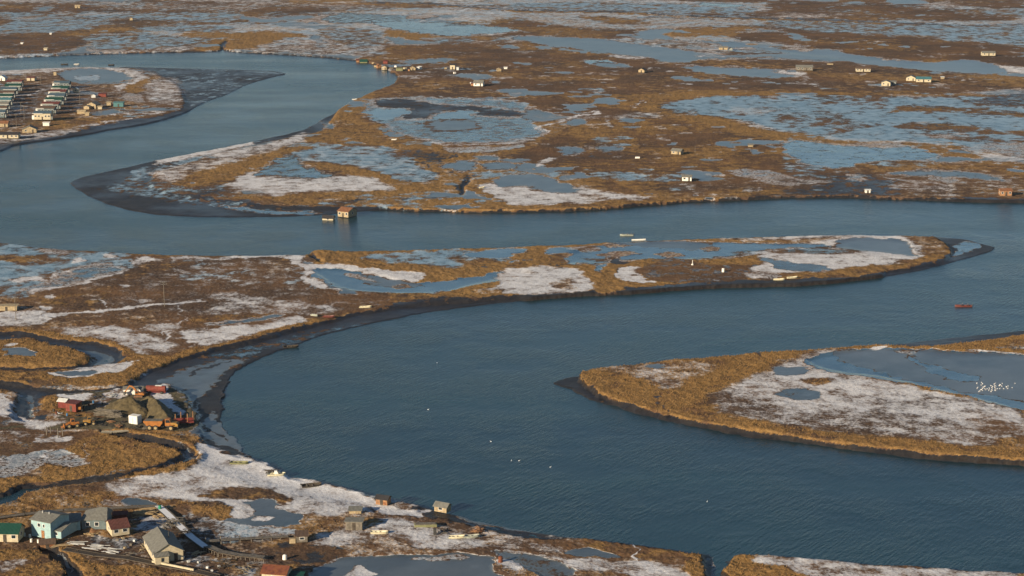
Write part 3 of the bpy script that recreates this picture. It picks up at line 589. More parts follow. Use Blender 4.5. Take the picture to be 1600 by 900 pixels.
# ------------------------------------------------------------------ node helper
class NT:
    def __init__(s, name):
        s.m = bpy.data.materials.new(name); s.m.use_nodes = True; s.t = s.m.node_tree; s.t.nodes.clear()
        s.out = s.n('ShaderNodeOutputMaterial')
    def n(s, t, **k):
        x = s.t.nodes.new(t)
        for a,b in k.items(): setattr(x,a,b)
        return x
    def l(s, a, b): s.t.links.new(a,b)
    def v(s, sock, val):
        if hasattr(val,'links'): s.l(val, sock)
        else: sock.default_value = val
    def math(s, op, a, b=0.0, c=None, clamp=False):
        x = s.n('ShaderNodeMath', operation=op, use_clamp=clamp); s.v(x.inputs[0],a); s.v(x.inputs[1],b)
        if c is not None: s.v(x.inputs[2],c)
        return x.outputs[0]
    def mapr(s, v, a, b, c=0.0, d=1.0, smooth=True):
        x = s.n('ShaderNodeMapRange', interpolation_type='SMOOTHSTEP' if smooth else 'LINEAR')
        s.v(x.inputs[0],v)
        for i,q in zip((1,2,3,4),(a,b,c,d)): s.v(x.inputs[i],q)
        return x.outputs[0]
    def noise(s, scale, detail=4, rough=.55, sc=(1,1,1), rot=0, dist=0, off=(0,0,0)):
        if not hasattr(s,'pos'): s.pos = s.n('ShaderNodeNewGeometry').outputs['Position']
        mp = s.n('ShaderNodeMapping'); s.l(s.pos, mp.inputs[0]); mp.inputs['Scale'].default_value = sc; mp.inputs['Rotation'].default_value = (0,0,rot); mp.inputs['Location'].default_value = off
        if rot:
            mp.inputs['Scale'].default_value = (1,1,1); mq = s.n('ShaderNodeMapping'); s.l(mp.outputs[0], mq.inputs[0]); mq.inputs['Scale'].default_value = sc; mp = mq
        x = s.n('ShaderNodeTexNoise'); s.l(mp.outputs[0], x.inputs['Vector'])
        x.inputs['Scale'].default_value = scale; x.inputs['Detail'].default_value = detail; x.inputs['Roughness'].default_value = rough; x.inputs['Distortion'].default_value = dist
        return x.outputs[0]
    def mix(s, f, a, b):
        x = s.n('ShaderNodeMix', data_type='RGBA'); s.v(x.inputs[0],f); s.v(x.inputs[6],a); s.v(x.inputs[7],b); return x.outputs[2]
    def mixf(s, f, a, b):
        x = s.n('ShaderNodeMix', data_type='FLOAT'); s.v(x.inputs[0],f); s.v(x.inputs[2],a); s.v(x.inputs[3],b); return x.outputs[0]
def C4(r,g,b): return (r,g,b,1)

g = NT('tundra_ground')
att = {}
for c in CL:
    a = g.n('ShaderNodeAttribute', attribute_name='cover_'+c); att[c] = a.outputs['Fac']
nA = g.noise(0.35,6,.65,(1,1,1)); nB = g.noise(0.09,6,.6,off=(31,7,0)); nC = g.noise(1.6,4,.65,off=(3,77,0)); nD = g.noise(0.02,5,.6,off=(13,7,5)); nE = g.noise(0.9,6,.75,off=(9,9,9)); nF = g.noise(3.2,3,.7,off=(1,2,3))
nS = g.noise(0.16,8,.68,(1,1,1),off=(50,20,0)); nI = g.noise(0.07,8,.68,(1,.55,1),rot=.3,off=(5,1,0))
# stretched value distribution 0..1
def st(x, lo=.3, hi=.7): return g.mapr(x,lo,hi,0,1,False)
def cover(a, n, k=.8, w=.05):       # coverage a thresholded against a noise field
    s = g.math('MULTIPLY', g.math('SUBTRACT', n, .5), g.math('MULTIPLY', g.math('MULTIPLY', a, 7.0, clamp=True), k))
    return g.mapr(g.math('ADD', a, s), .5-w, .5+w)
brown = g.mix(st(nB), C4(.085,.046,.026), C4(.170,.092,.047))
brown = g.mix(st(nD,.42,.6), brown, C4(.058,.038,.031))
brown = g.mix(g.math('MULTIPLY',st(nE,.4,.75),.8), brown, C4(.19,.125,.07))
brown = g.mix(g.math('MULTIPLY', st(nC,.45,.75), .55), brown, C4(.040,.026,.019))
gold = g.mix(st(nB), C4(.255,.148,.052), C4(.17,.095,.037))
gold = g.mix(g.math('MULTIPLY', st(nE,.4,.72),.8), gold, C4(.42,.26,.105))
gold = g.mix(g.math('MULTIPLY', st(nF,.45,.7),.4), gold, C4(.10,.06,.028))
gold = g.mix(g.math('MULTIPLY', st(nC,.5,.75),.5), gold, C4(.09,.052,.022)); gold = g.mix(g.math('MULTIPLY', st(nA,.5,.75),.5), gold, C4(.085,.05,.025))
mud = g.mix(st(nS,.35,.65), C4(.010,.011,.014), C4(.030,.027,.026))
ice = g.mix(st(nS,.35,.65), C4(.07,.15,.215), C4(.27,.37,.44))
pond = g.mix(st(nD,.38,.62), C4(.042,.058,.068), C4(.085,.098,.105)); pond = g.mix(g.math('MULTIPLY', st(nB,.45,.7), .5), pond, C4(.12,.145,.16))
blue = g.mix(st(nD,.38,.62), C4(.022,.060,.095), C4(.055,.11,.155)); blue = g.mix(g.math('MULTIPLY', st(nB,.5,.7), .5), blue, C4(.12,.19,.235))
snow = g.mix(st(nE,.4,.7), C4(.76,.77,.79), C4(.48,.48,.49))
grav = g.mix(st(nB), C4(.085,.075,.048), C4(.13,.11,.07)); grav = g.mix(g.math('MULTIPLY',st(nC),.5), grav, C4(.05,.045,.035))
mg = cover(att['g'], g.mapr(nS,.3,.7,0,1,False), 1.5, .28)
mk = cover(att['k'], st(nA), .7, .1)
mm = cover(att['m'], st(nS,.32,.68), 1.1, .07)
streak = st(nI,.34,.66)
mi = cover(att['i'], st(g.math('ADD', g.math('MULTIPLY', streak, .4), g.math('ADD', g.math('MULTIPLY', st(nS,.32,.68), .35), g.math('MULTIPLY', st(nE,.3,.7), .25))),.2,.8), 1.25, .26)
edgen = st(g.math('ADD', g.math('MULTIPLY', nS, .55), g.math('MULTIPLY', nE, .45)), .34, .66)
mp_ = cover(att['p'], edgen, .75, .1)
mw = cover(att['w'], edgen, .75, .1)
fineS = g.math('ADD', g.math('MULTIPLY', st(nS,.32,.68), .42), g.math('ADD', g.math('MULTIPLY', st(nE,.3,.7), .36), g.math('MULTIPLY', st(nF,.3,.7), .22)))
fineS = st(fineS,.22,.78)
ms = g.math('MULTIPLY', cover(g.math('MULTIPLY', att['s'], .9), fineS, 1.2, .36), g.math('SUBTRACT', 1.0, g.math('MULTIPLY', g.mapr(nF,.42,.68), .5)))
col = g.mix(mg, brown, gold)
col = g.mix(mk, col, grav)
col = g.mix(mm, col, mud)
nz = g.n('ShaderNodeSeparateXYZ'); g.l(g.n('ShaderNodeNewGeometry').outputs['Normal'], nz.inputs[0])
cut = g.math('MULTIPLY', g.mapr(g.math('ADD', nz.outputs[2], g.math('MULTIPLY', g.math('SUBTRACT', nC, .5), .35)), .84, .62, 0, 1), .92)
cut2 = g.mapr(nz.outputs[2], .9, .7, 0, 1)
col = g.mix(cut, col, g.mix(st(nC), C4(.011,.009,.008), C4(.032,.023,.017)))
col = g.mix(mi, col, ice)
col = g.mix(mp_, col, pond)
col = g.mix(mw, col, blue)
def rim(a, n, lo=.2, hi=.48):
    q = g.math('ADD', a, g.math('MULTIPLY', g.math('SUBTRACT', n, .5), .3))
    return g.math('MULTIPLY', g.mapr(q, lo, lo+.12), g.math('SUBTRACT', 1.0, g.mapr(q, hi, hi+.08)))
rm = g.math('MULTIPLY', rim(g.math('MAXIMUM', att['m'], g.math('ADD', att['p'], att['w'])), nS), g.math('MULTIPLY', g.mapr(nE,.42,.58), g.mapr(g.math('ADD', att['p'], att['w']), .1, .2)))
ms = g.math('MAXIMUM', ms, g.math('MULTIPLY', rm, .6))
crust = g.math('MULTIPLY', g.math('MULTIPLY', g.math('MAXIMUM', mp_, mw), g.mapr(nS,.52,.72)), .2)
col = g.mix(crust, col, C4(.20,.24,.27))
col = g.mix(ms, col, snow)
rg = g.mixf(mm, .95, g.mapr(nD,.35,.65,.32,.6)); rg = g.mixf(mi, rg, .42); rg = g.mixf(mp_, rg, .30); rg = g.mixf(mw, rg, .2); rg = g.mixf(ms, rg, .85)
flat = g.math('MAXIMUM', mp_, g.math('MAXIMUM', mw, g.math('MULTIPLY', mi, .8)))
bs = g.math('SUBTRACT', 1.0, g.math('MULTIPLY', g.math('MULTIPLY', flat, g.math('SUBTRACT',1.0,ms)), .97))
hgtn = g.math('ADD', g.math('MULTIPLY', nE, .26), g.math('ADD', g.math('MULTIPLY', nC, .2), g.math('ADD', g.math('MULTIPLY', nF, .14), g.math('MULTIPLY', nA, .15))))
hgtn = g.math('MULTIPLY', hgtn, g.mixf(mg, .8, 1.15)); hgtn = g.math('MULTIPLY', hgtn, g.mixf(mm, 1, .4)); hgtn = g.math('MULTIPLY', hgtn, g.mixf(ms, 1, .45))
hgtn = g.math('ADD', g.math('MULTIPLY', hgtn, bs), g.math('MULTIPLY', ms, .08))
bp = g.n('ShaderNodeBump'); bp.inputs['Distance'].default_value = 1.0; bp.inputs['Strength'].default_value = .7; g.l(hgtn, bp.inputs['Height'])
pr = g.n('ShaderNodeBsdfPrincipled'); g.l(col, pr.inputs['Base Color']); g.l(rg, pr.inputs['Roughness']); g.l(bp.outputs[0], pr.inputs['Normal'])
spec = g.mixf(g.math('MAXIMUM', flat, g.math('MULTIPLY',mm,.45)), .05, .5); spec = g.mixf(ms, spec, .1); g.l(spec, pr.inputs['Specular IOR Level'])
g.l(pr.outputs[0], g.out.inputs[0])
me.materials.append(g.m)

# ------------------------------------------------------------------ water
def flat_sheet(name, z, mat):
    m = bpy.data.meshes.new(name)
    xs = 37000
    m.from_pydata([(-xs,60,z),(xs,60,z),(xs,xs,z),(-xs,xs,z)],[],[(0,1,2,3)]); m.materials.append(mat)
    o = bpy.data.objects.new(name, m); scene.collection.objects.link(o); o['kind'] = 'structure'; return o
w = NT('river_water')
ang = math.atan2(1.6,1.0)          # direction of the wave crests
r1 = w.noise(1.0,3,.5,(.2,1,1),rot=-ang); r2 = w.noise(2.0,3,.55,(.35,1,1),rot=-ang+.25,off=(7,3,0)); r3 = w.noise(.03,4,.6,(1,1,1),off=(70,3,0)); r4 = w.noise(.012,3,.5,(.4,1.6,1),off=(1,30,0))
amp = w.mapr(r3,.35,.65,.35,1.1)
hw = w.math('MULTIPLY', w.math('ADD', w.math('MULTIPLY', r1, .75), w.math('MULTIPLY', r2, .25)), amp)
bw = w.n('ShaderNodeBump'); bw.inputs['Strength'].default_value = 1.0; bw.inputs['Distance'].default_value = .38; w.l(hw, bw.inputs['Height'])
pw = w.n('ShaderNodeBsdfPrincipled')
w.l(w.mix(w.mapr(r4,.3,.7), C4(.007,.026,.035), C4(.013,.044,.058)), pw.inputs['Base Color'])
w.l(w.mapr(r4,.3,.7,.18,.28), pw.inputs['Roughness']); pw.inputs['IOR'].default_value = 1.33; w.l(bw.outputs[0], pw.inputs['Normal']); w.l(pw.outputs[0], w.out.inputs[0])
river = flat_sheet('river', 0.0, w.m); river['label'] = 'wide meandering blue grey river with small ripples'

# ------------------------------------------------------------------ thin haze
def haze_box(dens):
    x, y0, y1, z0, z1 = 14000, -60, 37600, -3.0, 190.0
    bm = bmesh.new(); bmesh.ops.create_cube(bm, size=1)
    for v in bm.verts: v.co = Vector((v.co.x*2*x, (y0+y1)/2+v.co.y*(y1-y0), (z0+z1)/2+v.co.z*(z1-z0)))
    m = bpy.data.meshes.new('haze'); bm.to_mesh(m); bm.free()
    hz = NT('haze_air'); pv = hz.n('ShaderNodeVolumePrincipled'); pv.inputs['Color'].default_value = C4(.86,.92,1); pv.inputs['Density'].default_value = dens; pv.inputs['Anisotropy'].default_value = .2
    hz.l(pv.outputs[0], hz.out.inputs['Volume']); m.materials.append(hz.m)
    o = bpy.data.objects.new('haze', m); scene.collection.objects.link(o); o['kind'] = 'stuff'; o['label'] = 'thin even haze over the plain'
haze_box(2.2e-5)

# ------------------------------------------------------------------ grass blades standing on the golden ground
def grass():
    rg_ = np.random.default_rng(5)
    pick = (W['g']>.45)&(W['s']<.4)&(H>1.0)&(cpy>500)&(cpx>-80)&(cpx<1680)&(cpy<960)
    ids = np.nonzero(pick)[0]; area = (mppv(X[ids],Y[ids]))**2*np.maximum(1,Y[ids]/CAM_H)
    pr_ = np.clip(area*2.2*W['g'][ids],0,1); ids = ids[rg_.random(len(ids))<pr_]
    if len(ids)>150000: ids = rg_.choice(ids,150000,replace=False)
    n = len(ids); m = mppv(X[ids],Y[ids])
    cx = X[ids]+(rg_.random(n)-.5)*m*2; cy = Y[ids]+(rg_.random(n)-.5)*m*3; cz = H2[ids]
    V = []; 
    for k in range(3):
        a = rg_.random(n)*6.283; w_ = .05+.07*rg_.random(n); hh = .16+.36*rg_.random(n)**2; ln = .35*rg_.random(n)
        p = np.stack([cx-np.cos(a)*w_, cy-np.sin(a)*w_, cz-.1],1); q = np.stack([cx+np.cos(a)*w_, cy+np.sin(a)*w_, cz-.1],1)
        t = np.stack([cx+np.sin(a)*ln, cy-np.cos(a)*ln, cz+hh],1); V.append(np.stack([p,q,t],1))
    V = np.concatenate(V).reshape(-1,3).astype(np.float32); nf = len(V)//3
    gm = bpy.data.meshes.new('grass'); gm.vertices.add(len(V)); gm.vertices.foreach_set('co', V.ravel())
    gm.loops.add(len(V)); gm.loops.foreach_set('vertex_index', np.arange(len(V),dtype=np.int32))
    gm.polygons.add(nf); gm.polygons.foreach_set('loop_start', np.arange(0,len(V),3,dtype=np.int32)); gm.update(calc_edges=True)
    b = NT('dry_grass'); n1_ = b.noise(.25,4,.6); n2_ = b.noise(1.8,3,.6,off=(4,4,4))
    c = b.mix(b.mapr(n1_,.35,.65), C4(.25,.145,.052), C4(.16,.09,.034)); c = b.mix(b.mapr(n2_,.4,.7,0,.6), c, C4(.32,.20,.085))
    p_ = b.n('ShaderNodeBsdfPrincipled'); b.l(c,p_.inputs['Base Color']); p_.inputs['Roughness'].default_value = .9; p_.inputs['Specular IOR Level'].default_value = .1
    b.l(p_.outputs[0], b.out.inputs[0]); gm.materials.append(b.m)
    o = bpy.data.objects.new('grass', gm); scene.collection.objects.link(o); o['kind'] = 'stuff'; o['label'] = 'dry golden sedge grass along the banks and creeks'
    print('grass tufts', n)
grass()
# ------------------------------------------------------------------ builders for objects
COL = scene.collection
def ground_at(px, py):
    z = LAND
    for _ in range(3):
        x, y = unproj(px, py, z); z = float(ground_h(np.array([x]),np.array([y]))[0][0]); z = max(z, 0.0)
    return x, y, z
def tag(o, label, cat=None, group=None):
    o['label'] = label
    if cat: o['category'] = cat
    if group: o['group'] = group
    return o
def thing(name, px, py, label, cat, rot=0, group=None, dz=0, back=0, dx=0):
    x, y, z = ground_at(px, py)
    o = bpy.data.objects.new(name, None); COL.objects.link(o); o.empty_display_size = .5
    r = math.radians(rot)
    o.location = (x-math.sin(r)*back+math.cos(r)*dx, y+math.cos(r)*back+math.sin(r)*dx, z+dz); o.rotation_euler = (0,0,r)
    return tag(o, label, cat, group)
class MB:
    def __init__(s): s.v = []; s.f = []; s.mi = []; s.M = Matrix.Identity(4); s.cur = 0
    def add(s, vs, fs):
        b = len(s.v); s.v += [tuple(s.M @ Vector(p)) for p in vs]; s.f += [tuple(b+i for i in f) for f in fs]; s.mi += [s.cur]*len(fs); return s
    def box(s, x0,x1,y0,y1,z0,z1, bev=0):
        if bev:
            b = bev
            bm = bmesh.new(); bmesh.ops.create_cube(bm,size=1)
            for v in bm.verts: v.co = Vector((x0+(v.co.x+.5)*(x1-x0), y0+(v.co.y+.5)*(y1-y0), z0+(v.co.z+.5)*(z1-z0)))
            bmesh.ops.bevel(bm, geom=list(bm.edges), offset=b, segments=2, affect='EDGES', profile=.6)
            bm.verts.index_update(); vs=[tuple(v.co) for v in bm.verts]; fs=[tuple(v.index for v in f.verts) for f in bm.faces]; bm.free()
            return s.add(vs,fs)
        return s.add([(x0,y0,z0),(x1,y0,z0),(x1,y1,z0),(x0,y1,z0),(x0,y0,z1),(x1,y0,z1),(x1,y1,z1),(x0,y1,z1)],
                     [(3,2,1,0),(4,5,6,7),(0,1,5,4),(1,2,6,5),(2,3,7,6),(3,0,4,7)])
    def prism(s, prof, a, b, axis='y'):      # profile (u,z) swept along an axis
        n = len(prof)
        if axis == 'y': vs = [(u,a,z) for u,z in prof]+[(u,b,z) for u,z in prof]
        else: vs = [(a,u,z) for u,z in prof]+[(b,u,z) for u,z in prof]
        fs = [tuple(range(n))[::-1] if axis=='x' else tuple(range(n)), tuple(range(n,2*n)) if axis=='x' else tuple(range(n,2*n))[::-1]]
        for i in range(n):
            j = (i+1)%n
            fs.append((i,j,n+j,n+i) if axis=='x' else (j,i,n+i,n+j))
        return s.add(vs,fs)
    def cyl(s, p, q, r, r2=None, n=12):
        p = Vector(p); q = Vector(q); r2 = r if r2 is None else r2
        d = (q-p).normalized(); a = d.orthogonal().normalized(); b = d.cross(a)
        vs = []
        for c,rr in ((p,r),(q,r2)):
            for i in range(n):
                t = 2*math.pi*i/n; vs.append(tuple(c+a*math.cos(t)*rr+b*math.sin(t)*rr))
        return s.add(vs, [tuple(range(n))[::-1], tuple(range(n,2*n))]+[(i,(i+1)%n,n+(i+1)%n,n+i) for i in range(n)])
    def bar(s, p, q, w, h):                  # rectangular beam between two points
        p = Vector(p); q = Vector(q); d = (q-p).normalized(); up = Vector((0,0,1))
        if abs(d.z) > .95: up = Vector((0,1,0))
        a = d.cross(up).normalized()*w/2; b = a.cross(d).normalized()*h/2
        vs = [tuple(c+i*a+j*b) for c in (p,q) for i,j in ((-1,-1),(1,-1),(1,1),(-1,1))]
        return s.add(vs, [(3,2,1,0),(4,5,6,7),(0,1,5,4),(1,2,6,5),(2,3,7,6),(3,0,4,7)])
    def build(s, name, mats, parent=None, smooth=False):
        m = bpy.data.meshes.new(name); m.from_pydata(s.v,[],s.f)
        mats = mats if isinstance(mats,(list,tuple)) else [mats]
        for q in mats: m.materials.append(q)
        if any(s.mi): m.polygons.foreach_set('material_index', s.mi)
        bm = bmesh.new(); bm.from_mesh(m); bmesh.ops.recalc_face_normals(bm, faces=bm.faces); bm.to_mesh(m); bm.free()
        if smooth: m.polygons.foreach_set('use_smooth',[True]*len(m.polygons))
        o = bpy.data.objects.new(name, m); COL.objects.link(o)
        if parent: o.parent = parent
        return o
_mc = {}
def mat(name, rgb, rough=.8, var=.25, ribs=0, metal=0, rust=0, scale=1.2):
    if name in _mc: return _mc[name]
    n = NT(name); tc = n.n('ShaderNodeTexCoord'); n.pos = tc.outputs['Object']
    a = n.noise(scale,5,.65); b = n.noise(scale*6,3,.6,(1,1,.25))
    dark = C4(*[c*(1-var*1.6) for c in rgb]); 
    c = n.mix(n.mapr(a,.3,.7), C4(*rgb), dark)
    c = n.mix(n.math('MULTIPLY', n.mapr(b,.5,.75), var), c, C4(.06,.05,.04))
    if rust: c = n.mix(n.math('MULTIPLY', n.mapr(n.noise(.7,6,.7,(1,1,1),off=(4,4,4)), .62-rust*.25, .72-rust*.2), .85), c, C4(.16,.055,.022))
    p = n.n('ShaderNodeBsdfPrincipled'); n.l(c,p.inputs['Base Color']); p.inputs['Roughness'].default_value = rough; p.inputs['Metallic'].default_value = metal
    p.inputs['Specular IOR Level'].default_value = .3
    h = n.math('MULTIPLY', b, .02)
    if ribs:
        sx = n.n('ShaderNodeSeparateXYZ'); n.l(n.pos, sx.inputs[0])
        w_ = n.math('SINE', n.math('MULTIPLY', sx.outputs[{1:0,2:1,3:2}[ribs]], 2*math.pi/.35))
        h = n.math('ADD', h, n.math('MULTIPLY', w_, .02))
    bb = n.n('ShaderNodeBump'); bb.inputs['Distance'].default_value = 1; n.l(h, bb.inputs['Height']); n.l(bb.outputs[0], p.inputs['Normal'])
    n.l(p.outputs[0], n.out.inputs[0]); _mc[name] = n.m; return n.m
M = dict(
 cream=mat('cream_siding',(.52,.45,.31),ribs=3,var=.18), tan=mat('tan_plywood',(.42,.33,.2),var=.3), white=mat('white_paint',(.72,.70,.64),var=.12),
 mint=mat('pale_blue_siding',(.30,.44,.45),ribs=3,var=.15), greywood=mat('weathered_wood',(.20,.175,.14),var=.35), darkwood=mat('dark_wood',(.075,.06,.045),var=.3),
 newwood=mat('fresh_lumber',(.50,.36,.19),var=.25), greyroof=mat('grey_metal_roof',(.175,.172,.15),ribs=1,var=.2), greyroofy=mat('grey_metal_roof_long',(.175,.172,.15),ribs=2,var=.2),
 greenroof=mat('green_metal_roof',(.008,.055,.038),ribs=1,var=.15,rough=.6), redroof=mat('red_metal_roof',(.12,.035,.028),ribs=1,var=.2,rough=.65), maroon=mat('maroon_roof',(.12,.045,.035),ribs=1,var=.25),
 blueroof=mat('blue_grey_roof',(.06,.10,.13),ribs=1,var=.15,rough=.6), tealroof=mat('teal_metal_roof',(.05,.15,.17),ribs=1,var=.12,rough=.6), brownroof=mat('brown_roof',(.10,.065,.045),ribs=1,var=.2),
 darkroof=mat('charcoal_roof',(.035,.033,.035),var=.2), orangeroof=mat('rusty_orange_roof',(.25,.115,.055),ribs=1,var=.25,rust=.5), rustroof=mat('rusted_red_roof',(.15,.045,.027),ribs=2,var=.3,rust=.8),
 glass=mat('window_glass',(.02,.028,.035),rough=.15,var=.1), trim=mat('white_trim',(.72,.70,.65),var=.08), teal=mat('teal_siding',(.07,.18,.19),ribs=3,var=.15),
 red=mat('red_paint',(.21,.05,.035),var=.25,ribs=1), darkred=mat('dark_red_paint',(.17,.03,.025),var=.25), orange=mat('machine_orange',(.34,.13,.028),var=.2,rough=.5), yellow=mat('machine_yellow',(.33,.18,.04),var=.2,rough=.5),
 tyre=mat('tyre_rubber',(.03,.028,.026),var=.2,rough=.9), rim=mat('dusty_wheel_rim',(.38,.29,.15),var=.2), steel=mat('dark_steel',(.06,.058,.055),var=.25,rough=.6), alu=mat('bare_aluminium',(.42,.42,.40),var=.15,rough=.45),
 green=mat('faded_green_paint',(.20,.20,.10),var=.2), tarp=mat('pale_tarp',(.55,.56,.54),var=.15), orangewall=mat('weathered_orange_siding',(.36,.19,.09),var=.3,rust=.3), hull=mat('cream_hull',(.60,.55,.38),var=.12,rough=.5),
 hullred=mat('red_hull',(.15,.045,.035),var=.15,rough=.5), hullgrey=mat('grey_hull',(.36,.38,.32),var=.2,rough=.5), inside=mat('boat_inside',(.16,.15,.12),var=.3), cloth=mat('dark_clothing',(.018,.02,.025),var=.2), skin=mat('skin',(.45,.27,.19),var=.05),
 feather=mat('white_feathers',(.72,.71,.69),var=.05), beak=mat('dark_beak',(.04,.03,.02)), snowcap=mat('settled_snow',(.68,.69,.71),var=.06), rock=mat('gravel_heap',(.115,.088,.042),var=.3,scale=.6), wallgrey=mat('grey_siding',(.28,.30,.28),ribs=3,var=.2), shadewall=mat('shaded_siding',(.13,.17,.18),ribs=3,var=.2), plastic=mat('green_plastic',(.02,.22,.12),var=.1,rough=.5), bluebox=mat('blue_plastic',(.05,.16,.32),var=.1),  # the dark siding here has the shade on shadowed walls put into its colour
)
def window(parent, x, y, z, w, h, face='f', pane=True):
    m = MB(); t = .05
    def q(mb, a0,a1,z0,z1, d0,d1):
        if face == 'f': mb.box(a0,a1,y-d1,y-d0,z0,z1)
        elif face == 'b': mb.box(a0,a1,y+d0,y+d1,z0,z1)
        elif face == 'l': mb.box(x-d1,x-d0,a0,a1,z0,z1)
        else: mb.box(x+d0,x+d1,a0,a1,z0,z1)
    c = x if face in 'fb' else y
    f = .09
    q(m, c-w/2-f,c+w/2+f,z+h,z+h+f,.003,t); q(m, c-w/2-f,c+w/2+f,z-f,z,.003,t); q(m, c-w/2-f,c-w/2,z,z+h,.003,t); q(m, c+w/2,c+w/2+f,z,z+h,.003,t)
    wo = m.build('window', M['trim'], parent)
    p = MB(); q(p, c-w/2,c+w/2,z,z+h,.005,.02); p.build('pane', M['glass'], wo)
def house(name, px, py, label, cat='house', w=10, d=7, h=2.7, rh=1.6, roof='gable', ridge='x', rot=0, wall='cream', rf='greyroof', lift=.7, nwin=3, door=True, side=1, chim=False, group=None, over=.35, parts=True, dz=0, snow=False):
    t = thing(name, px, py, label, cat, rot, group, back=d/2, dz=dz)
    z0 = lift; z1 = lift+h
    m = MB()
    if roof == 'gable':
        if ridge == 'x': m.prism([(-d/2,z0),(d/2,z0),(d/2,z1),(0,z1+rh),(-d/2,z1)], -w/2, w/2, 'x')
        else: m.prism([(-w/2,z0),(w/2,z0),(w/2,z1),(0,z1+rh),(-w/2,z1)], -d/2, d/2, 'y')
    elif roof == 'shed': m.prism([(-d/2,z0),(d/2,z0),(d/2,z1+rh),(-d/2,z1)], -w/2, w/2, 'x')
    else: m.box(-w/2,w/2,-d/2,d/2,z0,z1)
    m.build('wall', M[wall], t)
    r = MB(); o = over; th = .12
    def slab(a, b, e0, e1, ax):          # a,b = (u,z) edge points, swept e0..e1
        r.prism([a,b,(b[0],b[1]+th),(a[0],a[1]+th)], e0, e1, ax)
    if roof == 'gable':
        hw = (d if ridge=='x' else w)/2; sl = rh/hw
        e0,e1 = (-w/2-o,w/2+o) if ridge=='x' else (-d/2-o,d/2+o)
        ax = 'x' if ridge=='x' else 'y'
        for s in (-1,1): slab((s*(hw+o), z1-sl*o+.015), (0, z1+rh+.015), e0, e1, ax)
    elif roof == 'shed':
        sl = rh/d; slab((-d/2-o, z1-sl*o+.015), (d/2+o, z1+rh+sl*o+.015), -w/2-o, w/2+o, 'x')
    else: r.box(-w/2-o,w/2+o,-d/2-o,d/2+o,z1+.01,z1+.18)
    rr = r.build('roof', M[rf], t)
    if chim: MB().cyl((w*.2,.0,z1+rh*.5),(w*.2,.0,z1+rh+.9),.14,n=8).build('chimney', M['steel'], rr)
    if lift > .25:
        for i in range(3):
            for j in (-1,1): 
                xx = (-w/2+.3)+(w-.6)*i/2; MB().box(xx-.12,xx+.12,j*(d/2-.3)-.12,j*(d/2-.3)+.12,-.5,z0-.002).build('pile', M['darkwood'], t)
    wh = min(1.0,h*.38); wz = z0+h*.42
    if parts:
        slots = nwin+(1 if door else 0)
        for i in range(slots):
            x = -w/2+w*(i+.5)/slots
            if door and i == slots//2:
                dd = MB().box(x-.45,x+.45,-d/2-.05,-d/2-.003,z0+.03,z0+min(2.0,h-.2)).build('door', M['darkwood'] if wall!='darkwood' else M['white'], t)
                MB().box(x+.28,x+.36,-d/2-.1,-d/2-.052,z0+.95,z0+1.03).build('handle', M['steel'], dd)
            else: window(t, x, -d/2, wz, min(1.1,w/slots*.5), wh, 'f')
        for j in range(side): window(t, -w/2, -d/2+d*(j+.5)/side, wz, min(1.0,d/side*.45), wh, 'l')
        if w > 5: window(t, w/2, 0, wz, 1.0, wh, 'r')
    return t
def box_stack(name, mb_mat, px, py, label, cat, dims, rot=0, group=None, dz=0):
    x, y, z = ground_at(px, py); m = MB(); m.box(-dims[0]/2,dims[0]/2,0,dims[1],0,dims[2],.03)
    o = m.build(name, M[mb_mat]); o.location = (x,y,z+dz); o.rotation_euler = (0,0,math.radians(rot)); return tag(o,label,cat,group)
def boards(name, px, py, label, cat, n=14, L=4.0, mt='newwood', spread=1.2, rot=0, tilt=.15, seed=1, group=None):
    rnd = random.Random(seed); x,y,z = ground_at(px,py); m = MB()
    for i in range(n):
        zz = .08+.09*(i//3); a = rnd.uniform(-tilt,tilt)*3; l = L*rnd.uniform(.55,1)
        cx = rnd.uniform(-spread,spread)*.5; cy = rnd.uniform(-spread,spread)
        c,s = math.cos(a), math.sin(a)
        m.bar((cx-c*l/2,cy-s*l/2,zz),(cx+c*l/2,cy+s*l/2,zz+rnd.uniform(-.02,.15)),.22,.07)
    o = m.build(name, M[mt]); o.location = (x,y,z); o.rotation_euler = (0,0,math.radians(rot)); return tag(o,label,cat,group)
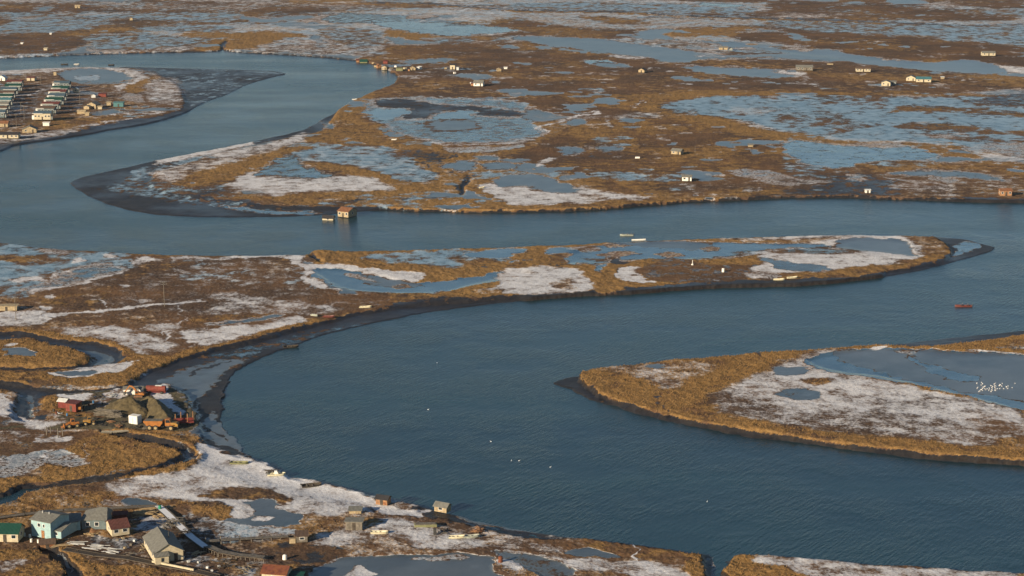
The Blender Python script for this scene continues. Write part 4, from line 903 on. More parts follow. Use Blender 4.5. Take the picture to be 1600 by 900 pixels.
def heap(name, ridge, label, mt='rock', seed=3, cat='gravel mound', nz=.5):
    pts = []
    for (px,py,h,r) in ridge:
        x,y,z = ground_at(px,py); pts.append((x,y,h,r,z))
    cx = sum(p[0] for p in pts)/len(pts); cy = sum(p[1] for p in pts)/len(pts); z0 = pts[0][4]
    x0=min(p[0]-p[3] for p in pts); x1=max(p[0]+p[3] for p in pts); y0=min(p[1]-p[3] for p in pts); y1=max(p[1]+p[3] for p in pts)
    n = 90; xs = np.linspace(x0,x1,n); ys = np.linspace(y0,y1,n); XX,YY = np.meshgrid(xs,ys); Z = np.zeros_like(XX)-.3
    for a,b in zip(pts, pts[1:] if len(pts)>1 else pts):
        ax,ay,ah,ar,_ = a; bx,by,bh,br,_ = b; L2 = (bx-ax)**2+(by-ay)**2+1e-6
        t = np.clip(((XX-ax)*(bx-ax)+(YY-ay)*(by-ay))/L2,0,1); dd = np.hypot(XX-ax-t*(bx-ax), YY-ay-t*(by-ay)); hh = ah+(bh-ah)*t; rr = ar+(br-ar)*t
        Z = np.maximum(Z, hh*1.06-np.sqrt((hh*dd/rr)**2+(.06*hh)**2))
    Z = Z+(fbm(XX,YY,1.6,4,seed)-.5)*nz*2+(fbm(XX,YY,5,2,seed+1)-.5)*nz*2
    Z = np.maximum(Z,-.3)
    vs = [(float(a)-cx,float(b)-cy,float(c)) for a,b,c in zip(XX.ravel(),YY.ravel(),Z.ravel())]
    fs = []
    for i in range(n-1):
        for j in range(n-1):
            q_ = (i*n+j,i*n+j+1,(i+1)*n+j+1,(i+1)*n+j)
            if max(vs[k][2] for k in q_) > -.28: fs.append(q_)
    m = MB(); m.add(vs,fs); o = m.build(name, M[mt], smooth=True); o.location = (cx,cy,z0)
    return tag(o,label,cat)
def boat(px, py, label, L=5.5, Wd=1.8, hull='hull', rot=0, motor=True, cabin=False, group=None, tilt=0, name='boat', z=None, seats=2):
    t = thing(name, px, py, label, 'boat', rot, group)
    if z is not None: x,y = unproj(px,py,0); t.location = (x,y,z)
    t.rotation_euler = (math.radians(tilt),0,math.radians(rot))
    n = 9; out = []; inn = []
    for i in range(n+1):
        u = i/n; x = -L/2+L*u
        b = Wd/2*(1 if u<.55 else math.sqrt(max(0,1-((u-.55)/.45)**2.2)))*(0.9+.1*min(1,u*4)); b = max(b,.03)
        top = .62+.28*u**3; bot = .0+.25*max(0,u-.7)**1.5*3
        out.append([(x,-b,top),(x,-b*.78,bot+.12),(x,0,bot),(x,b*.78,bot+.12),(x,b,top)])
        k = max(b-.09,.01); inn.append([(x,-k,top),(x,-k*.75,bot+.24),(x,0,bot+.2),(x,k*.75,bot+.24),(x,k,top)])
    m = MB(); V = [p for s in out for p in s]+[p for s in inn for p in s]; fs=[]; K=(n+1)*5
    for i in range(n):
        for j in range(4):
            a=i*5+j; fs.append((a,a+1,a+6,a+5)); fs.append((K+a,K+a+5,K+a+6,K+a+1))
        fs.append((i*5,i*5+5,K+i*5+5,K+i*5)); fs.append((i*5+4,K+i*5+4,K+i*5+9,i*5+9))
    fs.append((0,K,K+1,K+2,K+3,K+4,4,3,2,1)); 
    fs.append((n*5,n*5+1,n*5+2,n*5+3,n*5+4,K+n*5+4,K+n*5+3,K+n*5+2,K+n*5+1,K+n*5))
    fs.append((K,K+4,K+3,K+2,K+1))
    m.add(V,fs); m.build('hull', M[hull], t, smooth=False)
    for k in range(seats):
        x = -L*.25+k*L*.28; MB().box(x-.15,x+.15,-Wd/2*.82,Wd/2*.82,.42,.48).build('seat', M['greywood'], t)
    if motor:
        mm = MB().box(-L/2-.45,-L/2-.1,-.18,.18,.75,1.15,.05).build('outboard_motor', M['steel'], t)
        MB().box(-L/2-.32,-L/2-.2,-.06,.06,.0,.75).build('leg', M['steel'], mm)
    if cabin:
        c = MB().prism([(-L*.12,.62),(L*.12,.62),(L*.04,1.5),(-L*.12,1.5)],-Wd*.3,Wd*.3,'y').build('cabin', M['white'], t)
        MB().prism([(L*.125,.9),(L*.06,1.42),(L*.065,1.44),(L*.13,.92)],-Wd*.25,Wd*.25,'y').build('windscreen', M['glass'], c)
    return t
_person = None
def person_mesh():
    global _person
    if _person: return _person
    J = [(0,0,.12),(0,0,.38),(.02,0,.58),(.03,0,.68),(.05,0,.82),(0.06,0,.9),   # pelvis..head
         (.2,.11,.14),(.46,.13,.16),(.52,.14,-.18),(.64,.14,-.2),
         (.2,-.11,.14),(.46,-.13,.16),(.52,-.14,-.18),(.64,-.14,-.2),
         (.02,.2,.56),(.1,.25,.34),(.3,.18,.26),(.36,.16,.26),
         (.02,-.2,.56),(.1,-.25,.34),(.3,-.18,.26),(.36,-.16,.26)]
    E = [(0,1),(1,2),(2,3),(3,4),(4,5),(0,6),(6,7),(7,8),(8,9),(0,10),(10,11),(11,12),(12,13),(2,14),(14,15),(15,16),(16,17),(2,18),(18,19),(19,20),(20,21)]
    R = [.16,.15,.15,.06,.1,.09,.1,.075,.055,.045,.1,.075,.055,.045,.07,.055,.042,.035,.07,.055,.042,.035]
    me_ = bpy.data.meshes.new('person_base'); me_.from_pydata(J,E,[]); o = bpy.data.objects.new('tmp',me_); COL.objects.link(o)
    sk = o.modifiers.new('s','SKIN'); ss = o.modifiers.new('u','SUBSURF'); ss.levels = 1; ss.render_levels = 1
    for i,v in enumerate(me_.skin_vertices[0].data): v.radius = (R[i],R[i]); v.use_root = (i==0)
    dg = bpy.context.evaluated_depsgraph_get(); mm = bpy.data.meshes.new_from_object(o.evaluated_get(dg)); mm.name = 'person'
    bpy.data.objects.remove(o)
    mm.materials.clear(); mm.materials.append(M['cloth']); mm.materials.append(M['skin'])
    for p in mm.polygons: p.material_index = 1 if (p.center.z > .74 or (p.center.x > .31 and .2<p.center.z<.32)) else 0
    mm.polygons.foreach_set('use_smooth',[True]*len(mm.polygons))
    _person = mm; return mm
def person(boat_t, lx, ly, label, face=0):
    o = bpy.data.objects.new('person', person_mesh()); COL.objects.link(o)
    r = boat_t.rotation_euler.z; c,s = math.cos(r),math.sin(r); b = boat_t.location
    o.location = (b.x+c*lx-s*ly, b.y+s*lx+c*ly, b.z+.45); o.rotation_euler = (0,0,r+math.radians(face)); tag(o,label,'person')
    h = MB(); h.M = Matrix.Translation((.03,0,.93)); 
    vs=[];fs=[]
    for i in range(5):
        for j in range(10):
            th=math.pi/2*i/4; ph=2*math.pi*j/10; vs.append((math.cos(ph)*math.cos(th)*.125,math.sin(ph)*math.cos(th)*.115,math.sin(th)*.09))
    for i in range(4):
        for j in range(10): fs.append((i*10+j,i*10+(j+1)%10,(i+1)*10+(j+1)%10,(i+1)*10+j))
    h.add(vs,fs); h.build('hat', M['cloth'], o, smooth=True)
    return o
def pole(px, py, hgt_, label, arms=1, rot=20, r=.14, name='utility_pole', cat='utility pole', group=None, lean=0):
    t = thing(name, px, py, label, cat, rot, group); t.rotation_euler[1] = math.radians(lean)
    MB().cyl((0,0,-.5),(0,0,hgt_),r,r*.7,10).build('pole', M['greywood'], t)
    for k in range(arms):
        z = hgt_-.5-k*.9; ca = MB().box(-1.2,1.2,-.16,-.06,z,z+.14).build('crossarm', M['greywood'], t)
        for x in (-1.05,-.4,.4,1.05): MB().cyl((x,-.11,z+.14),(x,-.11,z+.34),.05,n=6).build('insulator', M['tarp'], ca)
    return t
def walkway(pts, width, label, zoff=.35, mt='greywood', rail=None, posts=0, up=.9, name='boardwalk', snow=False, cat='boardwalk'):
    W_ = [ground_at(*p) for p in pts]
    t = bpy.data.objects.new(name, None); COL.objects.link(t); t.location = W_[0]; tag(t,label,cat)
    o = Vector(W_[0]); P3 = [Vector(p)-o for p in W_]; z = zoff
    for p in P3: p.z = z
    m = MB(); j = MB(); total = 0
    for a,b in zip(P3,P3[1:]):
        d = (b-a); L = d.length; d.normalize(); nrm = Vector((-d.y,d.x,0)); k = int(L/.32)
        for i in range(k):
            c = a+d*(i+.5)*.32; e = random.uniform(-.06,.06)
            m.bar(c-nrm*(width/2+e), c+nrm*(width/2-e), .28, .06)
        for s in (-1,1): j.bar(a+nrm*s*width*.38-Vector((0,0,.12)), b+nrm*s*width*.38-Vector((0,0,.12)), .14,.16)
        if rail:
            for s in rail: j.bar(a+nrm*s*(width/2)+Vector((0,0,.1)), b+nrm*s*(width/2)+Vector((0,0,.1)), .12,.14)
        if posts:
            n = max(1,int(L/posts))
            for i in range(n+1):
                c = a+d*L*i/n
                q_ = MB(); q_.box(c.x+nrm.x*width/2-.07,c.x+nrm.x*width/2+.07,c.y+nrm.y*width/2-.07,c.y+nrm.y*width/2+.07,-.6,z+up); q_.build('post', M['greywood'], t)
                q_ = MB(); q_.box(c.x-nrm.x*width/2-.07,c.x-nrm.x*width/2+.07,c.y-nrm.y*width/2-.07,c.y-nrm.y*width/2+.07,-.6,z-.13); q_.build('post', M['greywood'], t)
    m.build('deck', M[mt], t); j.build('stringer', M['darkwood'], t)
    if snow:
        s_ = MB()
        for a,b in zip(P3,P3[1:]): s_.bar(a+Vector((0,0,.06)), b+Vector((0,0,.06)), width*.72,.05)
        s_.build('snow_cover', M['snowcap'], t)
    return t
def wheel(parent, x, y, z, r, wdt, rim='rim'):
    wl = MB().cyl((x,y-wdt/2,z),(x,y+wdt/2,z),r,n=20).build('wheel', M['tyre'], parent)
    MB().cyl((x,y-wdt/2-.03,z),(x,y+wdt/2+.03,z),r*.55,n=14).build('rim', M[rim], wl)
# ================================================================== near village, bottom left
def wing_x(t, p0, p1, depth, h, rh, wallm, roofm, z0=.35, hip=0, pitch_end=0):  # p0,p1: photo pixels of the front wall's feet
    a = Vector(ground_at(*p0)); b = Vector(ground_at(*p1)); o = t.location; a = a-o; b = b-o; a.z=b.z=0
    d = (b-a); L = d.length; R = Matrix.Translation(a) @ Matrix.Rotation(math.atan2(d.y,d.x),4,'Z')
    m = MB(); m.M = R
    if hip: m.box(0,L,0,depth,z0,z0+h)
    else: m.prism([(0,z0),(depth,z0),(depth,z0+h),(depth/2,z0+h+rh),(0,z0+h)],0,L,'x')
    m.build('wall', M[wallm], t)
    r = MB(); r.M = R
    if hip:
        e = .4; A_=(-e,-e,z0+h+.01); B_=(L+e,-e,z0+h+.01); C_=(L+e,depth+e,z0+h+.01); D_=(-e,depth+e,z0+h+.01); P_=(hip,depth/2,z0+h+rh); Q_=(L-.2,depth/2,z0+h+rh)
        r.add([A_,B_,C_,D_,P_,Q_],[(0,1,5,4),(1,2,5),(2,3,4,5),(3,0,4),(3,2,1,0)])
    else:
        for s in (0,1):
            e = depth+.4 if s else -.4; zz = z0+h-.4*rh/(depth/2)+.015
            r.prism([(e,zz),(depth/2,z0+h+rh+.015),(depth/2,z0+h+rh+.14),(e,zz+.125)],-.4,L+.4,'x')
    r.build('roof', M[roofm], t)
    for i in range(3):
        for k in (0,1):
            q_ = MB(); q_.M = R; x = L*(.08+.42*i); y = .3+(depth-.6)*k; q_.box(x-.14,x+.14,y-.14,y+.14,-.4,z0-.003); q_.build('pile', M['darkwood'], t)
    return R, L
def wwin(R, x, z, w, h, par, y=0):
    m = MB(); m.M = R
    for a0,a1,z0,z1 in ((x-w/2-.09,x+w/2+.09,z+h,z+h+.09),(x-w/2-.09,x+w/2+.09,z-.09,z),(x-w/2-.09,x-w/2,z,z+h),(x+w/2,x+w/2+.09,z,z+h)): m.box(a0,a1,y-.06,y-.003,z0,z1)
    wo = m.build('window', M['trim'], par); p = MB(); p.M = R; p.box(x-w/2,x+w/2,y-.03,y-.005,z,z+h); p.build('pane', M['glass'], wo)
house('house',8,849,'cream house with dark green roof at the bottom left edge',w=7,d=5.5,h=2.4,rh=1.7,rf='greenroof',wall='cream',rot=-4,nwin=2,lift=.4)
t = thing('hall',74,842,'large pale blue hall with grey roofs and stepped wings beside boardwalk','building',0)
R1,L1 = wing_x(t,(50,839),(80,845),7.5,4.6,1.0,'mint','greyroof')
R2,L2 = wing_x(t,(83,842),(96,844),8.2,2.1,.9,'mint','greyroof')
R4,L4 = wing_x(t,(100,832),(126,830),6.0,2.6,.2,'mint','greyroof')
R3,L3 = wing_x(t,(128,829),(166,829),7.5,2.6,2.3,'shadewall','greyroof',hip=4.2)  # wing wall coloured dark for the shade it stands in
wwin(R1,2.6,3.3,.8,.9,t); wwin(R1,4.2,3.3,.5,.8,t); wwin(R2,1.1,1.2,.7,.8,t)
for x in (1.6,4.0): wwin(R3,x,1.3,1.0,1.0,t)
m = MB(); m.M = R1; m.box(3.3,4.3,-.07,-.004,.38,2.4); m.build('door', M['orangewall'], t)
for k in range(2): 
    q_ = MB(); q_.M = R1; q_.cyl((1.3+k*2.2,3.2,5.4),(1.3+k*2.2,3.2,6.5),.16,n=8); q_.build('vent_pipe', M['alu'], t)
house('house',189,839,'small cream house with dark maroon roof right of the hall',w=4.6,d=6.2,h=2.1,rh=1.4,ridge='x',rf='maroon',wall='cream',rot=25,nwin=2,door=False,lift=.45,side=1)
t = house('house',264,879,'big cream house with long pale grey gable roof at near bottom left',w=7.4,d=13.5,h=2.5,rh=2.1,ridge='y',rf='greyroofy',wall='cream',rot=21,nwin=1,lift=.35,side=3,chim=True)
m = MB(); m.box(-3.7,-.3,-8.35,-6.755,.35,2.45); po = m.build('porch', M['cream'], t)
m = MB(); m.prism([(-8.6,2.4),(-6.4,3.15),(-6.4,3.27),(-8.6,2.52)],-3.95,-.05,'x'); m.build('porch_roof', M['greyroof'], po)
m = MB(); m.box(-2.2,-1.5,-8.4,-8.353,1.0,2.0); m.build('porch_window', M['glass'], po)
house('house',428,914,'cream house with rust streaked red roof at the bottom edge',w=6.2,d=5,h=2.6,rh=1.3,ridge='x',rf='rustroof',wall='cream',rot=-12,nwin=1,door=False,lift=.3)
house('shed',460,914,'small white snow roofed shed beside the rusty roofed house','shed',w=3,d=3,h=1.6,rh=.5,roof='shed',rf='greenroof',wall='wallgrey',rot=-12,nwin=0,lift=.1,side=0,parts=False)
house('shed',74,852,'rust brown plywood shed leaning in front of the pale blue hall','shed',w=3.6,d=2.6,h=1.5,rh=.8,rf='brownroof',wall='orangewall',rot=14,nwin=0,door=True,lift=.05,side=0)
house('shed',188,812,'red roofed low shed behind the maroon roofed house','shed',w=3.6,d=2.8,h=1.4,rh=.5,rf='redroof',wall='darkred',rot=10,nwin=0,lift=.05,side=0,parts=False)
house('shed',472,849,'small weathered wooden cabin at the end of the boardwalk','shed',w=2.9,d=2.4,h=1.7,rh=.5,roof='shed',rf='brownroof',wall='greywood',rot=8,nwin=1,door=False,lift=.3,side=0)
box_stack('storage_box','tan',457,850,'low tan plywood box beside the wooden cabin on the boardwalk','box',(1.6,1.3,1.3),5)
house('shed',553,829,'plain grey shed with flat roof in snowy grass','shed',w=4.4,d=2.6,h=2.3,rh=.15,roof='shed',rf='greyroof',wall='greywood',rot=-3,nwin=0,door=True,lift=.15,side=0)
house('shed',555,803,'low pale hut behind the plain grey shed','shed',w=3.2,d=2.2,h=.9,rh=.3,roof='shed',rf='greyroof',wall='tan',rot=0,nwin=0,door=False,lift=.05,side=0,parts=False)
house('cabin',596,790,'orange weathered cabin on the snowy river bank','cabin',w=3.4,d=2.6,h=1.7,rh=.7,rf='darkroof',wall='orangewall',rot=-20,nwin=0,door=True,lift=.2,side=0)
house('cabin',688,801,'cream cabin with snow on its roof at the bank edge','cabin',w=3.8,d=2.6,h=1.6,rh=.8,ridge='x',rf='greyroof',wall='tan',rot=-28,nwin=1,door=False,lift=.15,side=0)
box_stack('oil_tank','steel',680,836,'dark upright tank on snow below the cream cabin','tank',(.8,.8,1.6),12)
m = MB().cyl((0,0,0),(0,0,1.5),.6,.55,18); m.cyl((0,0,1.5),(0,0,1.7),.55,.2,18); x,y,z = ground_at(782,878)
o = m.build('drum', M['rustroof']); o.location=(x,y,z-.1); tag(o,'rusty red upright drum on a snowy hummock by the frozen pond','drum')
# things lying in the yards
rn = random.Random(4)
boards('lumber_pile',228,803,'bright sunlit pile of lumber beside the boardwalk','lumber',34,5.5,'newwood',2.2,10,.1,2)
boards('lumber_pile',248,808,'loose end of sunlit lumber against the boardwalk corner','lumber',16,3.0,'newwood',1.4,-50,.2,5)
boards('plank_pile',142,836,'loose planks around a brown tarp in front of the hall','planks',10,3.4,'newwood',1.3,20,.5,8)
boards('plank_pile',98,853,'long boards leaning by the hall corner','planks',9,6.0,'newwood',1.0,28,.12,9)
boards('scrap_pile',270,822,'long dark heap of old timber beside the boardwalk','scrap',60,3.2,'greywood',3.4,-62,.5,12)
boards('scrap_pile',288,836,'lower end of the dark timber heap by the boardwalk','scrap',40,2.6,'darkwood',2.6,-55,.6,13)
boards('scrap_pile',308,866,'splintered tan wood at the foot of the boardwalk','scrap',16,2.4,'tan',1.5,-30,.6,15)
heap('brown_mound',[(142,828,1.1,2.2),(150,826,.9,1.6)],'rust brown heap between the hall and maroon roofed house','orangewall',9,'mound',.1)
boards('frame_scrap',118,850,'flat snow dusted boards laid in front of the hall','boards',8,5.2,'tarp',1.4,-12,.08,19)
boards('frame_scrap',150,856,'snow dusted sheets on the grass slope below the hall','boards',10,5.6,'tarp',2.2,-14,.1,20)
boards('frame_scrap',176,862,'snow dusted boards nearest the big cream house','boards',9,4.4,'tarp',1.8,-16,.12,21)
for i,(px,py) in enumerate([(38,838),(47,840),(57,836),(49,847),(60,848)]):
    m = MB().cyl((0,0,0),(0,0,.85),.32,.3,12); m.cyl((0,0,.85),(0,0,.9),.34,.34,12); x,y,z = ground_at(px,py)
    o = m.build('barrel', M['white']); o.location=(x,y,z); tag(o,'white barrel standing in shadow left of the rust brown shed','barrel','white barrels beside the shed')
for i,(px,py) in enumerate([(286,873),(295,879),(312,880),(326,888),(333,893),(344,886)]):
    o = box_stack('tub',['white','tarp','alu'][i%3],px,py,'small pale tub in the littered yard right of the big cream house','tub',(.7,.6,.5),i*25,'tubs in the littered yard')
for i,(px,py) in enumerate([(183,845),(193,843),(212,846),(206,852),(197,857)]):
    o = box_stack('crate',['greywood','tan','tarp'][i%3],px,py,'small crate in the dark yard in front of the maroon roofed house','crate',(.8,.6,.55),i*33,'crates in the yard')
m = MB().cyl((0,0,0),(0,0,1.2),.45,.4,14); x,y,z = ground_at(250,798); o = m.build('barrel', M['plastic']); o.location=(x,y,z+.3); tag(o,'bright green barrel at the boardwalk corner','barrel')
m = MB().cyl((0,0,0),(0,0,1.1),.6,.55,16); m.cyl((0,0,1.1),(0,0,1.3),.55,.2,16); x,y,z = ground_at(445,874); o = m.build('water_tank', M['white']); o.location=(x,y,z); tag(o,'round cream tank behind the rusty roofed house','tank')
# boardwalks
walkway([(-60,818),(-10,812),(40,805),(100,799),(160,797),(215,794),(247,793)],1.8,'long grey boardwalk crossing behind the pale blue hall',mt='greywood',rail=(-1,1))
walkway([(247,793),(262,806),(278,822),(300,842),(322,858)],2.6,'snow covered boardwalk running down from the green barrel',mt='greywood',rail=(-1,1),snow=True,zoff=.5)
walkway([(322,850),(345,848),(375,846),(410,844),(452,842)],1.6,'boardwalk on tall posts leading to the wooden cabin',mt='greywood',posts=2.2,zoff=.8,up=.7)
walkway([(324,858),(345,867),(372,872),(414,876)],2.2,'wide grey boardwalk with timber retaining wall below the posts',mt='greywood',rail=(-1,),zoff=.9,posts=1.1,up=-.13)
walkway([(100,860),(150,869),(200,874),(250,884),(300,893),(340,903)],2.2,'dark boardwalk along the grassy slope by the cream house',mt='darkwood',rail=(-1,1),zoff=.4)
a_ = ground_at(238,881); b_ = ground_at(303,894); m = MB().bar((0,0,.5),(b_[0]-a_[0],b_[1]-a_[1],.5),.35,.75); o = m.build('retaining_beam', M['cream']); o.location = a_; tag(o,'long pale cream beam at the foot of the big cream house','beam')
# ================================================================== boats on the near bank
boat(374,725,'olive and cream skiff lying on snow, first from the creek mouth',L=5.4,Wd=1.9,hull='green',rot=-4)
boat(432,743,'cream boat with small cabin hauled up on the snow',L=5.2,Wd=1.8,hull='hull',rot=6,cabin=True,motor=True)
boat(487,760,'dark brown boat half buried on the snowy bank',L=5.6,Wd=1.8,hull='darkwood',rot=14,tilt=14)
boards('driftwood',424,738,'dark driftwood behind the cream cabin boat','driftwood',14,5,'darkwood',1.0,14,.3,31)
boat(593,834,'cream skiff lying in grass below the plain grey shed',L=4.6,Wd=1.5,hull='hull',rot=-4,motor=False)
boat(714,841,'left one of two cream skiffs end to end in the snow',L=4.3,Wd=1.4,hull='hull',rot=3,motor=False)
boat(737,840,'right one of two cream skiffs end to end in the snow',L=4.2,Wd=1.4,hull='hullgrey',rot=9,motor=False)
boards('wreck',748,830,'brown broken wreck of timbers at the water edge','wreck',22,3.2,'orangewall',1.6,-20,.9,33)
m = MB().box(-3.0,3.0,-1.1,1.1,0,.7,.08); x,y,z = ground_at(665,822); t = bpy.data.objects.new('barge',None); COL.objects.link(t); t.location=(x,y,z); t.rotation_euler=(0,0,math.radians(5)); tag(t,'flat grey green barge resting on mud below the cream cabin','barge')
m.build('hull', M['green'], t); MB().box(-2.7,2.7,-.9,.9,.703,.78).build('deck', M['greywood'], t)
boat(455,543,'small stranded boat with pale bow on the dark mud flat',L=5.4,Wd=1.6,hull='darkwood',rot=14,motor=True,tilt=8)
boat(514,496,'red skiff pulled onto the bank at the river bend',L=4.6,Wd=1.6,hull='hullred',rot=-8,motor=False)
boat(491,494,'narrow grey skiff beside the red skiff',L=3.2,Wd=1.0,hull='hullgrey',rot=-35,motor=False)
boat(571,481,'long cream skiff on the grass above the bend',L=4.8,Wd=1.5,hull='hull',rot=2,motor=False)
b1 = boat(1505,479,'red and white motor boat crossing the right hand channel',L=6.6,Wd=2.0,hull='hullred',rot=180,motor=True,z=-.15)
person(b1,-1.8,.2,'person in dark clothes at the stern of the red boat'); person(b1,.3,-.2,'person in dark clothes sitting amidships in the red boat')
b2 = boat(979,368,'grey green open boat with people near the middle island',L=6.2,Wd=1.9,hull='hullgrey',rot=180,motor=True,z=-.15)
person(b2,1.8,.0,'person in dark clothes at the bow of the grey green boat'); person(b2,-.6,.2,'person in dark clothes in the middle of the grey green boat'); person(b2,-2.4,0,'person in dark clothes steering the grey green boat')
boat(998,376,'long white boat hull lying on the middle island shore',L=6.5,Wd=.9,hull='white',rot=2,motor=False)
boat(378,401,'white upturned hull on the left land near the river',L=3.0,Wd=1.6,hull='white',rot=20,motor=False,tilt=170)
boat(1238,435,'cream boat on the middle island south shore by the snow',L=4.5,Wd=1.6,hull='hull',rot=12,motor=False)
boat(1217,438,'cream skiff on the middle island south shore, left of another boat',L=4.6,Wd=1.4,hull='hull',rot=-3,motor=False)
boat(554,156,'white boat on the upper river bank',L=3.5,Wd=1.6,hull='white',rot=15,motor=False)
boat(616,219,'small white boat in the gold grass south of the round lake',L=3.4,Wd=1.4,hull='white',rot=0,motor=False)
boat(753,294,'cream skiff beside the snowy pond on the far bank',L=3,Wd=1.3,hull='hull',rot=20,motor=False)
# ================================================================== construction pad
def crane_part(): pass
t = thing('dump_truck',252,673,'orange articulated dump truck on the gravel pad','truck',-4,back=1.5)
MB().box(-5.4,.6,-.6,.6,.9,1.3,.04).build('chassis', M['steel'], t)
bed = MB().prism([(-5.6,2.6),(-4.6,1.45),(-.4,1.35),(.4,2.5),(.4,3.0),(-5.6,2.95)],-1.5,1.5,'y').build('dump_bed', M['orange'], t)
MB().prism([(-5.3,2.95),(.2,2.99),(.2,3.06),(-5.3,3.02)],-1.25,1.25,'y').build('load', M['inside'], bed)
MB().box(1.2,3.4,-.55,.55,.95,1.35,.04).build('front_frame', M['steel'], t)
cb = MB().prism([(1.1,1.4),(2.9,1.4),(2.9,2.3),(2.5,3.5),(1.1,3.5)],-.95,.95,'y').build('cab', M['orange'], t)
MB().prism([(1.3,2.4),(2.75,2.4),(2.42,3.3),(1.3,3.3)],-.97,.97,'y').build('window', M['glass'], cb)
MB().prism([(2.905,1.3),(5.1,1.3),(5.1,2.0),(4.6,2.35),(2.905,2.5)],-1.1,1.1,'y').build('hood', M['yellow'], t)
MB().box(4.9,5.25,-1.3,1.3,.9,1.28).build('bumper', M['steel'], t)
for x in (-3.7,-1.8,3.0):
    for y in (-1.35,1.35): wheel(t,x,y,.85,.85,.6)
MB().box(2.6,3.9,-1.65,-1.0,1.72,1.84).build('fender', M['orange'], t); MB().box(2.6,3.9,1.0,1.65,1.72,1.84).build('fender', M['orange'], t)
# excavator, arm reaching to the left
t = thing('excavator',216,621,'orange excavator with bent arm between the gravel mounds','excavator',-6,back=1); t.scale = (.72,.72,.72)
for y in (-1.3,1.3):
    tr = MB().prism([(-2.1,.3),(-1.8,0),(1.8,0),(2.1,.3),(2.1,.7),(1.8,.95),(-1.8,.95),(-2.1,.7)],y-.32,y+.32,'y').build('track', M['steel'], t)
    for k in range(4): MB().cyl((-1.4+.93*k,y-.35,.4),(-1.4+.93*k,y+.35,.4),.26,n=12).build('roller', M['orange'], tr)
MB().box(-1.4,2.2,-1.35,1.35,1.0,2.1,.12).build('body', M['orange'], t); MB().box(1.7,2.7,-1.3,1.3,1.0,1.9,.15).build('counterweight', M['orange'], t)
cb = MB().box(-1.5,.1,-1.35,-.3,1.3,3.1,.1).build('cab', M['orange'], t); MB().box(-1.3,-.1,-1.38,-1.352,2.0,2.9).build('window', M['glass'], cb)
m = MB(); m.bar((-.6,.3,1.9),(-3.0,.3,4.6),.55,.75); m.bar((-3.0,.3,4.6),(-4.6,.3,4.9),.5,.65); m.build('boom', M['orange'], t)
m = MB(); m.bar((-4.3,.3,5.0),(-6.6,.3,1.9),.42,.5); m.build('stick', M['orange'], t)
MB().prism([(-7.3,1.9),(-6.3,2.1),(-6.0,1.2),(-6.5,.6),(-7.2,.8)],-.3,.9,'y').build('bucket', M['steel'], t)
MB().cyl((-1.2,.3,1.8),(-2.6,.3,3.3),.12,n=8).build('hydraulic_cylinder', M['alu'], t)
# wheel loaders
def loader(px,py,label,rot,col='orange',boom=True,s=1.0):
    t = thing('wheel_loader',px,py,label,'loader',rot,back=1); t.scale = (.85,.85,.85)
    MB().box(-2.6,.2,-1.0,1.0,.95,2.0,.12).build('engine_cover', M[col], t); MB().box(.2,1.6,-.5,.5,.8,1.5,.08).build('front_frame', M[col], t)
    cb = MB().prism([(-.9,2.01),(.5,2.01),(.3,3.2),(-.9,3.2)],-.75,.75,'y').build('cab', M[col], t); MB().prism([(-.75,2.2),(.38,2.2),(.22,3.0),(-.75,3.0)],-.77,.77,'y').build('window', M['glass'], cb)
    for x in (-1.7,1.2):
        for y in (-1.15,1.15): wheel(t,x,y,.75,.75,.5)
    if boom:
        for y in (-.6,.6): MB().bar((.6,y,1.9),(3.0,y,.8),.2,.35).build('lift_arm', M[col], t)
        MB().prism([(2.8,.2),(3.9,.1),(4.0,.25),(3.1,.5),(3.0,1.3),(2.8,1.3)],-1.35,1.35,'y').build('bucket', M[col], t)
    return t
loader(112,666,'orange wheel loader with lowered bucket at the left of the pad',200)
loader(141,665,'yellow tractor between the loader and the timber pile',8,'yellow',False)
loader(130,641,'small orange machine in the shade behind the red shed',90,'orange',False)
t = thing('container',208,663,'white upright storage container with lit door side','container',-24,back=1.2)
MB().box(-1.6,1.6,-1.2,1.2,.1,2.7,.04).build('body', M['white'], t); dd = MB().box(-1.4,-.02,-1.26,-1.205,.2,2.6).build('door', M['white'], t); MB().box(.02,1.4,-1.26,-1.205,.2,2.6).build('door', M['white'], t); MB().box(-.2,-.14,-1.3,-1.262,.4,2.4).build('lock_bar', M['alu'], dd)
house('shed',111,644,'boxy red shed with flat red roof on the pad','shed',w=3.8,d=3.2,h=2.6,rh=.2,roof='shed',rf='redroof',wall='red',rot=-22,nwin=0,door=True,lift=.2,side=0)
house('shed',97,638,'dark red shed with pale snowy roof left of the boxy red shed','shed',w=2.8,d=2.4,h=2.2,rh=.6,rf='tarp',wall='darkred',rot=-18,nwin=0,door=False,lift=.15,side=0,parts=False)
house('shed',208,617,'long pale shed roof behind the excavator','shed',w=6.2,d=3.0,h=1.9,rh=.5,rf='greyroof',wall='white',rot=4,nwin=0,door=False,lift=.1,side=0,parts=False)
t = thing('tank_trailer',243,616,'long red tank trailer on the snow behind the gravel ridge','trailer',-5,back=1)
MB().cyl((-3.2,0,1.7),(3.2,0,1.7),1.0,n=20).build('tank', M['red'], t); MB().box(-3.2,3.2,-.5,.5,.4,.7).build('chassis', M['darkred'], t); MB().box(-.2,2.0,-.5,.5,2.68,2.8).build('top_hatch', M['white'], t)
for x in (-2.2,2.0): 
    for y in (-.8,.8): wheel(t,x,y,.45,.45,.3,'steel')
t = thing('flatbed_trailer',288,665,'dark red flatbed trailer with four upright stakes at pad edge','trailer',12,back=1)
MB().box(-3.0,3.0,-1.2,1.2,.8,1.25,.03).build('bed', M['darkred'], t); MB().box(-3.05,3.05,.9,1.22,1.253,1.9).build('headboard', M['darkred'], t)
